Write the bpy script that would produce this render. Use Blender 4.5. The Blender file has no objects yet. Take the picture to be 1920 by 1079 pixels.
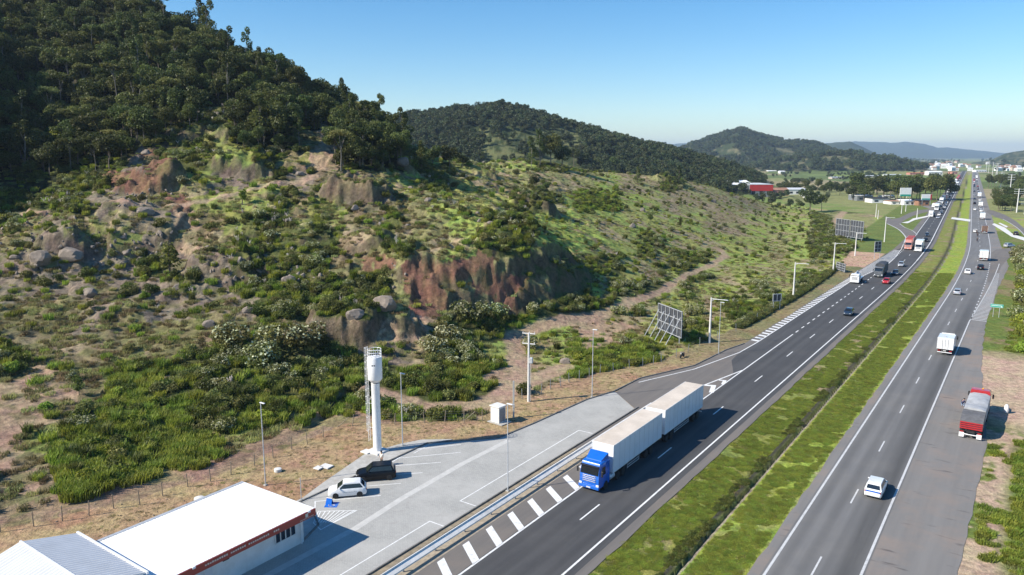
import bpy, bmesh, math, random
import numpy as np
from mathutils import Vector, Matrix
random.seed(7); rng = np.random.default_rng(7)
C = bpy.context.scene.collection
scn = bpy.context.scene
# ------------------------------------------------------------------ camera, sky, sun, exposure
CAMH = 35.0; F = 1400.0; TH = math.atan((539.5-293.0)/F)
cam_d = bpy.data.cameras.new("camera"); cam_d.sensor_width = 36.0; cam_d.lens = F/1920*36.0
cam_d.clip_start = 1.0; cam_d.clip_end = 90000.0
cam = bpy.data.objects.new("camera", cam_d); C.objects.link(cam)
cam.location = (0, 0, CAMH); cam.rotation_euler = (math.pi/2-TH, 0, 0); scn.camera = cam
SUN_AZ = 252.0; SUN_EL = 37.0
world = bpy.data.worlds.new("World"); scn.world = world; world.use_nodes = True
wn = world.node_tree; sky = wn.nodes.new("ShaderNodeTexSky"); sky.sky_type = 'NISHITA'; sky.sun_disc = False
sky.sun_elevation = math.radians(SUN_EL); sky.sun_rotation = math.radians(SUN_AZ)
sky.air_density = 1.0; sky.dust_density = 0.2; sky.ozone_density = 3.5; sky.altitude = 50
bgn = wn.nodes["Background"]; bgn.inputs[1].default_value = 0.106; hsv = wn.nodes.new('ShaderNodeHueSaturation'); hsv.inputs['Saturation'].default_value = 1.34; wn.links.new(sky.outputs[0], hsv.inputs['Color']); wn.links.new(hsv.outputs[0], bgn.inputs[0])
sl = bpy.data.lights.new("sun", 'SUN'); sl.energy = 5.0; sl.angle = math.radians(0.5); sl.color = (1.0, 0.93, 0.82)
so = bpy.data.objects.new("sun", sl); C.objects.link(so); so.location = (-60, -20, 120)
_a = math.radians(SUN_AZ); _e = math.radians(SUN_EL)
sdir = Vector((-math.sin(_a)*math.cos(_e), -math.cos(_a)*math.cos(_e), -math.sin(_e)))
so.rotation_euler = sdir.to_track_quat('-Z', 'Y').to_euler()
scn.view_settings.view_transform = 'Standard'; scn.view_settings.look = 'None'
scn.view_settings.exposure = 0.62; scn.view_settings.gamma = 1.0
scn.cycles.max_bounces = 5; scn.cycles.diffuse_bounces = 2; scn.cycles.glossy_bounces = 2
scn.cycles.transmission_bounces = 3; scn.cycles.transparent_max_bounces = 4; scn.cycles.volume_bounces = 0
scn.cycles.caustics_reflective = False; scn.cycles.caustics_refractive = False

# ------------------------------------------------------------------ projection helpers (ground point under a photo pixel)
ct, st = math.cos(TH), math.sin(TH)
def ray(px, py):
    a = (px-960)/F; b = (539.5-py)/F
    return np.array([a, ct+b*st, b*ct-st])
def G(px, py, z=0.0):
    r = ray(px, py); t = (z-CAMH)/r[2]; return np.array([r[0]*t, r[1]*t, z])
def proj(X, Y, Z):
    z = Z-CAMH; d = np.maximum(Y*ct-z*st, 1e-3); u = z*ct+Y*st
    return 960+F*X/d, 539.5-F*u/d
_r = ray(1950, 293); PSI = math.atan2(_r[0], _r[1])
DD = np.array([math.sin(PSI), math.cos(PSI)]); NN = np.array([math.cos(PSI), -math.sin(PSI)])
def UV(px, py, z=0.0):
    g = G(px, py, z)[:2]; return float(g@DD), float(g@NN)
def W(u, v, z=0.0):
    p = u*DD+v*NN; return (float(p[0]), float(p[1]), z)
def SH(u):     # sideways drift of the highway where it bends left
    u = np.asarray(u, float); k = 0.0615; a, b = 210.0, 370.0
    t = np.clip((u-a)/(b-a), 0, 1)
    return -k*((b-a)*t*t/2+np.maximum(u-b, 0))
def HD(u):     # heading angle (rotation z) of the highway at u
    return -PSI+0.0615*float(np.clip((u-210)/160.0, 0, 1))
def R(u, v, z=0.0): return W(u, v+float(SH(u)), z)

# ------------------------------------------------------------------ object helpers
def setp(o, label=None, cat=None, group=None, kind=None):
    if label: o['label'] = label
    if cat: o['category'] = cat
    if group: o['group'] = group
    if kind: o['kind'] = kind
    return o
def empty(name, loc, rz=0.0, label=None, cat=None, group=None):
    o = bpy.data.objects.new(name, None); o.empty_display_size = 0.2; C.objects.link(o)
    o.location = loc; o.rotation_euler = (0, 0, rz); return setp(o, label, cat, group)
def copy_tree(o, parent=None):
    c = o.copy(); C.objects.link(c)
    if parent is not None: c.parent = parent
    for ch in o.children: copy_tree(ch, c)
    return c
class M:
    def __init__(s): s.v = []; s.f = []
    def add(s, vs, fs):
        n = len(s.v); s.v += [tuple(map(float, p)) for p in vs]; s.f += [tuple(i+n for i in f) for f in fs]; return s
    def box(s, c, d, b=0.0, rz=0.0, taper=1.0):
        x, y, z = d[0]/2, d[1]/2, d[2]/2; cr, sr = math.cos(rz), math.sin(rz)
        if b <= 0:
            P = [(-x,-y,-z),(x,-y,-z),(x,y,-z),(-x,y,-z),(-x*taper,-y*taper,z),(x*taper,-y*taper,z),(x*taper,y*taper,z),(-x*taper,y*taper,z)]
            Fc = [(0,3,2,1),(4,5,6,7),(0,1,5,4),(1,2,6,5),(2,3,7,6),(3,0,4,7)]
        else:
            b = min(b, x*.9, y*.9, z*.9); P = []; Fc = []
            def ring(zz, ix):
                return [(-x+b+ix*0-0, -y+ix, zz), (x-b, -y+ix, zz), (x-ix, -y+b, zz), (x-ix, y-b, zz), (x-b, y-ix, zz), (-x+b, y-ix, zz), (-x+ix, y-b, zz), (-x+ix, -y+b, zz)]
            rs = [ring(-z, b), ring(-z+b, 0), ring(z-b, 0), ring(z, b)]
            for r in rs: P += r
            for k in range(3):
                for i in range(8):
                    j = (i+1) % 8; Fc.append((k*8+i, k*8+j, (k+1)*8+j, (k+1)*8+i))
            Fc.append(tuple(range(7, -1, -1))); Fc.append(tuple(range(24, 32)))
        Q = [(c[0]+p[0]*cr-p[1]*sr, c[1]+p[0]*sr+p[1]*cr, c[2]+p[2]) for p in P]
        return s.add(Q, Fc)
    def tube(s, p0, p1, r0, r1=None, n=8, cap=True):
        r1 = r0 if r1 is None else r1; a = Vector(p0); b = Vector(p1); d = (b-a)
        if d.length < 1e-6: return s
        q = d.to_track_quat('Z', 'Y'); P = []
        for (c, r) in ((a, r0), (b, r1)):
            for i in range(n):
                t = 2*math.pi*i/n; P.append(c+q@Vector((r*math.cos(t), r*math.sin(t), 0)))
        Fc = [(i, (i+1) % n, n+(i+1) % n, n+i) for i in range(n)]
        if cap: Fc += [tuple(range(n-1, -1, -1)), tuple(range(n, 2*n))]
        return s.add(P, Fc)
    def rings(s, rings, cap=True, closed=True):
        n = len(rings[0]); P = [p for r in rings for p in r]; Fc = []
        for k in range(len(rings)-1):
            for i in range(n if closed else n-1):
                j = (i+1) % n; Fc.append((k*n+i, k*n+j, (k+1)*n+j, (k+1)*n+i))
        if cap: Fc += [tuple(range(n-1, -1, -1)), tuple(range((len(rings)-1)*n, len(rings)*n))]
        return s.add(P, Fc)
    def lathe(s, prof, c=(0,0,0), n=16, axis='z'):
        rs = []
        for r, h in prof:
            rr = []
            for i in range(n):
                t = 2*math.pi*i/n; x, y = r*math.cos(t), r*math.sin(t)
                rr.append((c[0]+x, c[1]+y, c[2]+h) if axis == 'z' else (c[0]+h, c[1]+x, c[2]+y))
            rs.append(rr)
        return s.rings(rs)
    def quad(s, *p): return s.add(p, [tuple(range(len(p)))])
    def plate(s, pts, t):   # polygon given thickness t along its normal
        P = [Vector(p) for p in pts]; nrm = (P[1]-P[0]).cross(P[2]-P[1]).normalized()*t; n = len(P)
        Q = P+[p-nrm for p in P]
        return s.add(Q, [tuple(range(n)), tuple(range(2*n-1, n-1, -1))]+[(i, i+n, (i+1) % n+n, (i+1) % n) for i in range(n)])
    def build(s, name, mat, parent=None, smooth=False, **kw):
        me = bpy.data.meshes.new(name); me.from_pydata(s.v, [], s.f); me.validate(); me.update()
        if smooth:
            me.polygons.foreach_set('use_smooth', [True]*len(me.polygons))
            try: me.set_sharp_from_angle(angle=math.radians(38))
            except Exception: pass
        if mat: me.materials.append(mat)
        o = bpy.data.objects.new(name, me); C.objects.link(o)
        if parent is not None: o.parent = parent
        return setp(o, **kw)

# ------------------------------------------------------------------ materials
def nodes(name):
    m = bpy.data.materials.new(name); m.use_nodes = True; nt = m.node_tree
    return m, nt, nt.nodes["Principled BSDF"]
def N(nt, typ, **kw):
    n = nt.nodes.new(typ)
    for k, v in kw.items():
        if k.startswith('i_'): n.inputs[int(k[2:])].default_value = v
        else: setattr(n, k, v)
    return n
def noise(nt, vec, scale, detail=4, rough=0.6):
    n = N(nt, "ShaderNodeTexNoise"); n.inputs["Scale"].default_value = scale
    n.inputs["Detail"].default_value = detail; n.inputs["Roughness"].default_value = rough
    nt.links.new(vec, n.inputs["Vector"]); return n
def mix(nt, a, b, fac, mode='MIX'):
    n = N(nt, "ShaderNodeMix", data_type='RGBA', blend_type=mode)
    for s, x in ((n.inputs[0], fac), (n.inputs[6], a), (n.inputs[7], b)):
        if hasattr(x, 'is_linked'): nt.links.new(x, s)
        else: s.default_value = x if not isinstance(x, tuple) else (*x[:3], 1)
    return n.outputs[2]
def ramp(nt, src, lo, hi, a=0.0, b=1.0):
    n = N(nt, "ShaderNodeMapRange"); nt.links.new(src, n.inputs[0])
    for i, v in zip((1, 2, 3, 4), (lo, hi, a, b)): n.inputs[i].default_value = v
    return n.outputs[0]
def surf(name, col, rough=0.7, var=0.15, scale=1.5, metal=0.0, bump=0.0, dirt=None, dscale=0.3, spec=0.5, coat=0.0):
    m, nt, p = nodes(name); tc = N(nt, "ShaderNodeTexCoord"); v = tc.outputs["Object"]
    n1 = noise(nt, v, scale, 5); dark = tuple(c*(1-var) for c in col); lite = tuple(min(1, c*(1+var)) for c in col)
    c = mix(nt, dark, lite, ramp(nt, n1.outputs[0], .35, .65))
    if dirt:
        n2 = noise(nt, v, dscale, 6, .7); c = mix(nt, c, dirt, ramp(nt, n2.outputs[0], .5, .72, 0, .7))
    nt.links.new(c, p.inputs["Base Color"]); p.inputs["Roughness"].default_value = rough
    p.inputs["Metallic"].default_value = metal; p.inputs["Specular IOR Level"].default_value = spec
    p.inputs["Coat Weight"].default_value = coat
    if bump:
        b = N(nt, "ShaderNodeBump"); b.inputs["Strength"].default_value = bump; b.inputs["Distance"].default_value = .05
        nt.links.new(n1.outputs[0], b.inputs["Height"]); nt.links.new(b.outputs[0], p.inputs["Normal"])
    return m
def paint(name, col, rough=.3, coat=.5, metal=0.0):
    return surf(name, col, rough, .05, .8, metal=metal, coat=coat, dirt=tuple(c*.7+.004 for c in col), dscale=1.2)
def foliage(name, col, col2, trans=.35, rough=.55):
    m, nt, p = nodes(name); at = N(nt, "ShaderNodeAttribute", attribute_name="tint"); oi = N(nt, "ShaderNodeObjectInfo")
    c = mix(nt, col, col2, at.outputs["Fac"])
    hs = N(nt, "ShaderNodeHueSaturation"); nt.links.new(c, hs.inputs["Color"])
    nt.links.new(ramp(nt, oi.outputs["Random"], 0, 1, .46, .52), hs.inputs["Hue"])
    wn_ = N(nt, "ShaderNodeTexWhiteNoise", noise_dimensions='1D'); nt.links.new(oi.outputs["Random"], wn_.inputs["W"])
    nt.links.new(ramp(nt, wn_.outputs[0], 0, 1, .62, 1.4), hs.inputs["Value"])
    nt.links.new(hs.outputs[0], p.inputs["Base Color"]); p.inputs["Roughness"].default_value = rough
    p.inputs["Specular IOR Level"].default_value = .25
    if trans > 0:
        t = N(nt, "ShaderNodeBsdfTranslucent"); ms = N(nt, "ShaderNodeMixShader"); ms.inputs[0].default_value = trans
        out = nt.nodes["Material Output"]; nt.links.new(hs.outputs[0], t.inputs[0])
        nt.links.new(p.outputs[0], ms.inputs[1]); nt.links.new(t.outputs[0], ms.inputs[2]); nt.links.new(ms.outputs[0], out.inputs[0])
    return m
MT = {}
MT['white_paint'] = paint("white paint", (.78, .78, .77)); MT['blue_paint'] = paint("blue paint", (.012, .13, .55), .22, .8)
MT['red_paint'] = paint("red paint", (.42, .02, .025), .3); MT['black_paint'] = surf("black paint", (.004, .005, .008), .3, .1, 1, spec=.3)
MT['silver_paint'] = paint("silver paint", (.45, .47, .5), .3, .6, .4); MT['grey_paint'] = paint("grey paint", (.12, .13, .14), .3, .5, .2)
MT['dark_blue_paint'] = paint("dark blue paint", (.02, .035, .06), .25, .7); MT['brown_paint'] = paint("brown paint", (.16, .09, .06), .5, .1)
MT['pink_paint'] = paint("faded red paint", (.55, .25, .2), .4, .2)
MT['glass'] = surf("dark glass", (.012, .016, .02), .06, .1, 1, spec=.8)
MT['tyre'] = surf("tyre rubber", (.018, .018, .018), .85, .2, 6); MT['rim'] = surf("wheel rim metal", (.5, .5, .5), .35, .1, 4, metal=.6)
MT['chassis'] = surf("dark chassis", (.02, .02, .022), .7, .3, 3); MT['chrome'] = surf("bright grille metal", (.6, .6, .6), .25, .1, 6, metal=.8)
MT['black_plastic'] = surf("black plastic", (.02, .02, .02), .5, .2, 4); MT['lamp_white'] = surf("headlight lens", (.7, .72, .75), .1, .05, 4)
MT['lamp_red'] = surf("tail light lens", (.35, .01, .01), .2, .1, 4); MT['plate'] = surf("number plate", (.6, .6, .58), .4, .1, 9)
MT['trailer_side'] = surf("trailer side panel", (.72, .755, .8), .3, .03, .4, dirt=(.6, .62, .64), dscale=.5)
MT['trailer_roof'] = surf("dusty trailer roof", (.62, .54, .45), .8, .08, .5, dirt=(.5, .42, .33), dscale=.35)
MT['tarp_grey'] = surf("grey tarpaulin", (.36, .37, .38), .8, .15, 1.2, bump=.4); MT['tarp_dark'] = surf("dark tarpaulin", (.05, .055, .065), .7, .3, 1, bump=.5)
MT['concrete'] = surf("concrete", (.42, .41, .38), .9, .12, 1.5, bump=.2, dirt=(.28, .25, .2), dscale=.5)
MT['concrete_white'] = surf("pale concrete", (.66, .65, .62), .85, .08, 2, dirt=(.45, .42, .37), dscale=.6)
MT['galv'] = surf("galvanised steel", (.5, .52, .54), .5, .12, 4, metal=.3); MT['galv_dark'] = surf("dull steel", (.22, .24, .26), .5, .15, 4, metal=.2)
MT['wood_post'] = surf("weathered wood", (.24, .2, .15), .9, .3, 8); MT['line_white'] = surf("road line paint", (.74, .74, .72), .7, .08, 4, dirt=(.42, .41, .4), dscale=1.6)
MT['line_old'] = surf("worn road line paint", (.55, .55, .54), .7, .1, 4, dirt=(.28, .28, .28), dscale=1.3)
MT['board_dark'] = surf("weathered billboard back", (.055, .06, .07), .8, .35, .8); MT['tank_white'] = surf("white tank paint", (.8, .8, .79), .4, .03, 1, dirt=(.62, .6, .56), dscale=.4)
MT['render_white'] = surf("white painted wall", (.72, .72, .7), .85, .06, .8, dirt=(.55, .52, .47), dscale=.3)
MT['roof_white'] = surf("white sheet roof", (.88, .88, .87), .55, .02, .6); MT['fascia_red'] = surf("dark red fascia", (.3, .045, .03), .55, .08, 1)
MT['roof_grey'] = surf("light sheet roof", (.6, .61, .62), .5, .05, .6); MT['skin'] = surf("skin", (.42, .26, .18), .6, .05, 8)
MT['rock'] = surf("grey brown rock", (.24, .2, .165), .95, .35, 1.3, bump=1.0, dirt=(.1, .085, .07), dscale=.8)
MT['bark'] = surf("bark", (.16, .13, .1), .95, .3, 4); MT['bark_pale'] = surf("pale bark", (.2, .18, .15), .9, .25, 3)
MT['teal'] = surf("green road sign face", (.02, .33, .25), .4, .05, 3); MT['tile_roof'] = surf("tiled roof", (.3, .16, .1), .85, .25, .5)
MT['wall_tan'] = surf("tan wall", (.5, .42, .34), .85, .1, .6); MT['red_wall'] = surf("red wall", (.45, .03, .03), .6, .1, .3)
MT['orange_roof'] = surf("orange roof", (.5, .15, .07), .8, .15, .3); MT['window_dark'] = surf("dark window glass", (.02, .03, .045), .1, .1, 1)
MT['hair'] = surf("dark hair", (.015, .012, .01), .7, .2, 20)
MT['fol_shrub'] = foliage("shrub leaves", (.045, .066, .014), (.16, .19, .042)); MT['fol_dark'] = foliage("dark tree leaves", (.04, .062, .016), (.14, .17, .042), .35)
MT['fol_bright'] = foliage("bright grass blades", (.14, .2, .022), (.3, .37, .06), .45); MT['fol_dry'] = foliage("dry grass blades", (.14, .12, .05), (.28, .24, .1), .3)
MT['fol_olive'] = foliage("olive leaves", (.11, .13, .035), (.28, .29, .095), .4); MT['flower'] = foliage("cream flower clusters", (.3, .34, .18), (.52, .54, .36), .2)
MT['fol_field'] = foliage('light field grass', (.22, .245, .08), (.38, .4, .15), .4)
MT['plume'] = foliage("pampas plumes", (.5, .45, .38), (.7, .65, .58), .3)
MT['fol_far'] = foliage("distant tree leaves", (.032, .05, .02), (.085, .11, .04), .2)
# ------------------------------------------------------------------ terrain heights
def perlin(x, y, seed=0):
    xi = np.floor(x).astype(np.int64); yi = np.floor(y).astype(np.int64); xf = x-xi; yf = y-yi
    def g(ix, iy):
        h = (ix*374761393+iy*668265263+seed*974711) & 0xffffffff
        h = ((h ^ (h >> 13))*1274126177) & 0xffffffff; h = h ^ (h >> 16)
        a = h.astype(np.float64)/4294967296.0*2*np.pi
        return np.cos(a), np.sin(a)
    u = xf*xf*xf*(xf*(xf*6-15)+10); v = yf*yf*yf*(yf*(yf*6-15)+10)
    def d(ix, iy, fx, fy): c, s = g(ix, iy); return c*fx+s*fy
    a = d(xi, yi, xf, yf); b = d(xi+1, yi, xf-1, yf); c = d(xi, yi+1, xf, yf-1); e = d(xi+1, yi+1, xf-1, yf-1)
    return ((a*(1-u)+b*u)*(1-v)+(c*(1-u)+e*u)*v)*1.5
def fbm(x, y, s, o=4, seed=0, g=.5):
    r = 0; a = 1; f = 1.0/s; t = 0
    for k in range(o): r = r+a*perlin(x*f+17.3*k, y*f-9.1*k, seed+k); t += a; a *= g; f *= 2.03
    return r/t
def sst(a, b, x): t = np.clip((x-a)/(b-a), 0, 1); return t*t*(3-2*t)
FENCE_PX = [(1,998),(63,987),(117,977),(167,967),(213,953),(262,947),(305,930),(352,913),(395,903),(433,890),(477,873),(512,858),(547,843),(576,833),(606,820),(661,798),(700,797),(740,796),(796,793),(834,791),(870,791),(904,789)]
FENCE_PX2 = [(979,748),(1015,738),(1032,729),(1051,724),(1067,717),(1086,712),(1105,707),(1125,701),(1150,697),(1180,690),(1205,687),(1225,683),(1240,679),(1268,670),(1290,660),(1312,648),(1345,636),(1380,621),(1420,600),(1450,583),(1487,562),(1520,541),(1545,524),(1560,512)]
FW = [tuple(G(*p)[:2]) for p in FENCE_PX+FENCE_PX2]
_fu = [p[0]*DD[0]+p[1]*DD[1] for p in FW]; _fv = [p[0]*NN[0]+p[1]*NN[1] for p in FW]
FU = [-400, 0]+_fu+[288, 330, 345, 380, 430, 480, 620, 900, 3000]; FV = [-79, -79]+_fv+[-52, -56, -55, -60, -78, -114, -150, -175, -320]
CP = [(0,985,66.5),(0,900,75),(0,800,87),(0,700,103),(0,600,123),(0,520,141),(0,450,158),(0,400,172),(0,330,192),(0,250,215),(0,150,245),(0,50,280),(0,-60,330),(0,-200,400),
(120,470,150),(120,420,158),(262,905,75.5),(250,800,90),(250,700,107),(250,600,127),(250,520,146),(250,480,153),(250,410,161),(250,380,170),(250,330,185),(250,250,212),(250,150,245),(285,50,290),(200,20,300),(120,-40,320),(380,100,278),(440,128,270),
(400,900,81),(380,520,146),(400,440,160),(380,400,168),(500,800,92),(500,700,108),(500,600,127),(500,540,140),(500,480,152),(500,400,168),(500,340,186),(500,290,202),(500,240,225),(500,158,262),
(600,240,245),(600,330,192),(600,420,168),(600,500,150),(620,660,121),(700,760,100),(700,660,122),(700,580,136),(700,520,147),(700,440,162),(700,380,180),(700,330,200),(700,290,225),(700,268,255),
(820,560,143),(800,450,160),(820,350,225),(820,300,275),(950,650,133),(950,600,146),(950,560,150),(950,500,157),(950,440,166),(950,400,195),(950,360,235),(950,320,300),(950,305,350),
(1080,570,158),(1080,500,178),(1080,430,205),(1080,360,270),(1080,322,350),(1200,650,136),(1200,600,156),(1200,560,171),(1200,500,195),(1200,450,220),(1200,400,258),(1200,356,320),(1200,329,375),
(1350,580,172),(1350,540,190),(1350,480,230),(1350,436,270),(1350,390,330),(1350,357,390),(1450,530,196),(1450,450,285),(1450,408,375),(1450,386,440),(1560,440,325),(1560,405,425),(1600,400,455)]
pts = []
for px, py, Y in CP:
    if px >= 950: Y = Y+max(0, Y-180)*.35*min(1, .6+(px-950)/300)
    r = ray(px, py); t = Y/r[1]; pts.append((r[0]*t, Y, CAMH+r[2]*t))
for i in range(0, len(FW), 3): pts.append((*FW[i], 0.0))
def dirp(px, Y, z): pts.append(((px-960)/F*Y/ct*1.0, Y, z))
for a in ((700,330,32),(700,420,6),(600,330,42),(600,430,14),(500,330,50),(500,430,18),(250,400,76),(250,520,30),(0,520,150),(950,500,18),(950,620,3),(1080,520,16),(1080,610,2),
          (1200,530,14),(1200,610,1),(1350,540,8),(1350,610,0),(1450,600,2),(1450,670,0),(1600,560,0),(1700,480,0),(700,560,0),(950,700,0)): dirp(*a)
pts += [(-80,45,3),(-120,50,14),(-200,70,62),(-200,150,92),(-250,150,102),(-200,192,100),(-245,200,128),(-300,190,150),(-300,100,118),(-350,50,115),(-300,330,165),(-150,20,20),(-60,10,0),(0,30,0),  # unseen hill left of the frame, raised to cast shade on the forest
        (-400,300,165),(-500,100,120),(-400,-50,100),(-200,-50,40),(-330,480,150),(-300,650,60),(60,200,0.5),(85,260,1)]
for u in (60, 110, 160, 210, 260): pts.append(W(u, -44.0))
pts = np.array(pts, float); PX, PZ = pts[:, :2], pts[:, 2]
def Kr(r2): return np.where(r2 > 0, .5*r2*np.log(np.maximum(r2, 1e-12)), 0)
n_ = len(PX); S_ = 100.0; Q = PX/S_
A_ = np.zeros((n_+3, n_+3)); d2 = ((Q[:, None]-Q[None])**2).sum(-1); A_[:n_, :n_] = Kr(d2)+np.eye(n_)*2e-4
A_[:n_, n_] = 1; A_[:n_, n_+1:] = Q; A_[n_:, :n_] = A_[:n_, n_:].T
wt = np.linalg.solve(A_, np.concatenate([PZ, np.zeros(3)]))
def tps(X, Y):
    X = np.ravel(X)/S_; Y = np.ravel(Y)/S_; o = np.empty_like(X)
    for i in range(0, len(X), 60000):
        x = X[i:i+60000, None]; y = Y[i:i+60000, None]
        o[i:i+60000] = Kr((x-Q[None, :, 0])**2+(y-Q[None, :, 1])**2)@wt[:n_]+wt[n_]+wt[n_+1]*x[:, 0]+wt[n_+2]*y[:, 0]
    return o
def smoothH(X, Y):   # near hillside without detail
    X = np.asarray(X, float); Y = np.asarray(Y, float); sh = X.shape; x = X.ravel(); y = Y.ravel()
    u = x*DD[0]+y*DD[1]; v = x*NN[0]+y*NN[1]; d = np.interp(u, FU, FV)-v
    z = np.zeros_like(x); near = (np.hypot(x, y) < 900) & (d > -1)
    if near.any(): z[near] = tps(x[near], y[near])
    z = np.maximum(z, 0)
    far = 1-sst(600, 860, np.hypot(x*0.55, y))
    m = sst(0.5, 13, d)*far
    return (z*m).reshape(sh), m.reshape(sh)
def anchor(px, py, y0=60, y1=640):    # where the hillside shows under a photo pixel
    r = ray(px, py); Y = np.arange(y0, y1, .5); t = Y/r[1]; zr = CAMH+r[2]*t; z, _ = smoothH(r[0]*t, Y)
    k = np.where(zr <= z)[0]; k = k[0] if len(k) else len(Y)-1
    return float(r[0]*t[k]), float(Y[k])
# mounds: (px, py, radius across, radius along, height, edge softness, lean)
MOUND = [(292,345,9.5,7,6.5,.45),(462,318,10,7,6.5,.5),(430,258,9,6,5,.5),(350,262,7,5,3.5,.6),(682,378,10,6.5,8.5,.35),(555,318,4,3,3.2,.5),(760,325,5,4,4,.5),(838,345,11,5,4,.6),
 (1005,395,9,8,6.5,.5),(905,332,13,4,2.8,.6),(1262,345,16,7,5,.6),(1240,340,6,5,3,.5),(650,640,6.5,4.5,5.2,.35),(738,625,5.5,4,4,.35),(130,470,6,4,4,.5),(300,560,7,4,2.5,.7),(250,600,10,5,2.2,.8),
 (210,590,6,5,2,.6),(690,470,8,5,3.5,.6),(560,450,9,6,3,.6),(180,400,14,5,2.5,.8),(600,300,9,5,3,.7),(1100,340,16,6,2,.8),(420,600,7,4,1.6,.7)]
MO = [(*anchor(a, b), rx, ry, h, s) for a, b, rx, ry, h, s in MOUND]
def cliffline(px): return np.array([anchor(*p) for p in px])
CL = [(cliffline([(735,560),(790,545),(850,560),(905,560),(960,556),(1010,530),(1058,520),(1100,500)]), 5.5, 7.0), (cliffline([(330,520),(360,535),(410,530),(470,520),(520,500)]), 3.5, 5.0),
      (cliffline([(590,690),(640,665),(700,655),(770,650),(830,640)]), 2.6, 4.0), (cliffline([(200,470),(260,475),(320,480)]), 2.2, 3.5), (cliffline([(50,505),(100,500),(160,495)]), 2.0, 4.0)]
TRENCH = [G(*p)[:2] for p in [(0,962),(100,950),(200,935),(300,915),(400,890),(470,860),(540,830),(600,790),(640,765),(665,745)]]
def polydist(x, y, P):
    best = np.full_like(x, 1e9); side = np.zeros_like(x); tt = np.zeros_like(x)
    for i in range(len(P)-1):
        ax, ay = P[i]; bx, by = P[i+1]; dx, dy = bx-ax, by-ay; L2 = dx*dx+dy*dy
        t = np.clip(((x-ax)*dx+(y-ay)*dy)/L2, 0, 1); ex = x-ax-t*dx; ey = y-ay-t*dy; d = np.hypot(ex, ey)
        s = np.sign(dx*(y-ay)-dy*(x-ax)); k = d < best
        best = np.where(k, d, best); side = np.where(k, s, side); tt = np.where(k, (i+t)/(len(P)-1), tt)
    return best, side, tt
FARH = [  # far ridges: silhouette in photo pixels, distance, front depth, back depth
 ([(430,300),(560,268),(640,250),(700,240),(760,224),(850,211),(930,206),(970,212),(1010,224),(1100,249),(1180,270),(1250,284),(1300,297),(1345,308),(1400,326)], 860, 330, 420),
 ([(1200,310),(1240,298),(1290,276),(1340,260),(1385,246),(1420,256),(1470,268),(1530,273),(1570,288),(1640,303)], 2600, 800, 900),
 ([(1400,318),(1440,309),(1500,298),(1560,292),(1610,291),(1660,298),(1720,316)], 1750, 220, 400),
 ([(1440,292),(1480,272),(1515,273),(1534,271),(1565,268),(1591,267),(1613,275),(1640,288),(1680,296)], 5200, 1200, 1500),
 ([(1000,292),(1180,286),(1270,270),(1300,268),(1420,268),(1455,261),(1480,266),(1540,272),(1575,269),(1607,266),(1630,268),(1654,267),(1675,269),(1692,266),(1715,269),(1733,271),(1756,278),(1775,277),(1800,280),(1851,284),(1892,289),(2200,292)], 11500, 2500, 3000),
 ([(1800,310),(1860,300),(1885,288),(1920,282),(2000,268),(2200,255)], 3300, 700, 900)]
def farH(X, Y):
    z = np.zeros_like(X); pxx = 960+F*X/np.maximum(Y, 1)/ct; nz = fbm(X, Y, 160, 4, 5)
    for prof, D, wf, wb in FARH:
        pp = np.array(prof, float); py = np.interp(pxx, pp[:, 0], pp[:, 1]); ang = np.arctan((539.5-py)/F)-TH
        zr = CAMH+D*np.tan(ang)*(1); zr = np.maximum(zr, 0)
        xe = np.minimum(sst(pp[0, 0]-60, pp[0, 0]+10, pxx), 1-sst(pp[-1, 0]-10, pp[-1, 0]+60, pxx))
        t = Y-D; g = np.where(t < 0, np.cos(np.clip(-t/wf, 0, 1)*np.pi/2)**1.3, np.cos(np.clip(t/wb, 0, 1)*np.pi/2)**2)
        hh = zr*xe*g*(1+.3*nz*np.clip(np.abs(t)/wf*2.2, 0, 1))*(1+.07*fbm(X, Y, D*.035, 3, 6)); z = np.maximum(z, np.where(Y > 0, hh, 0))
    return z
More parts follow.
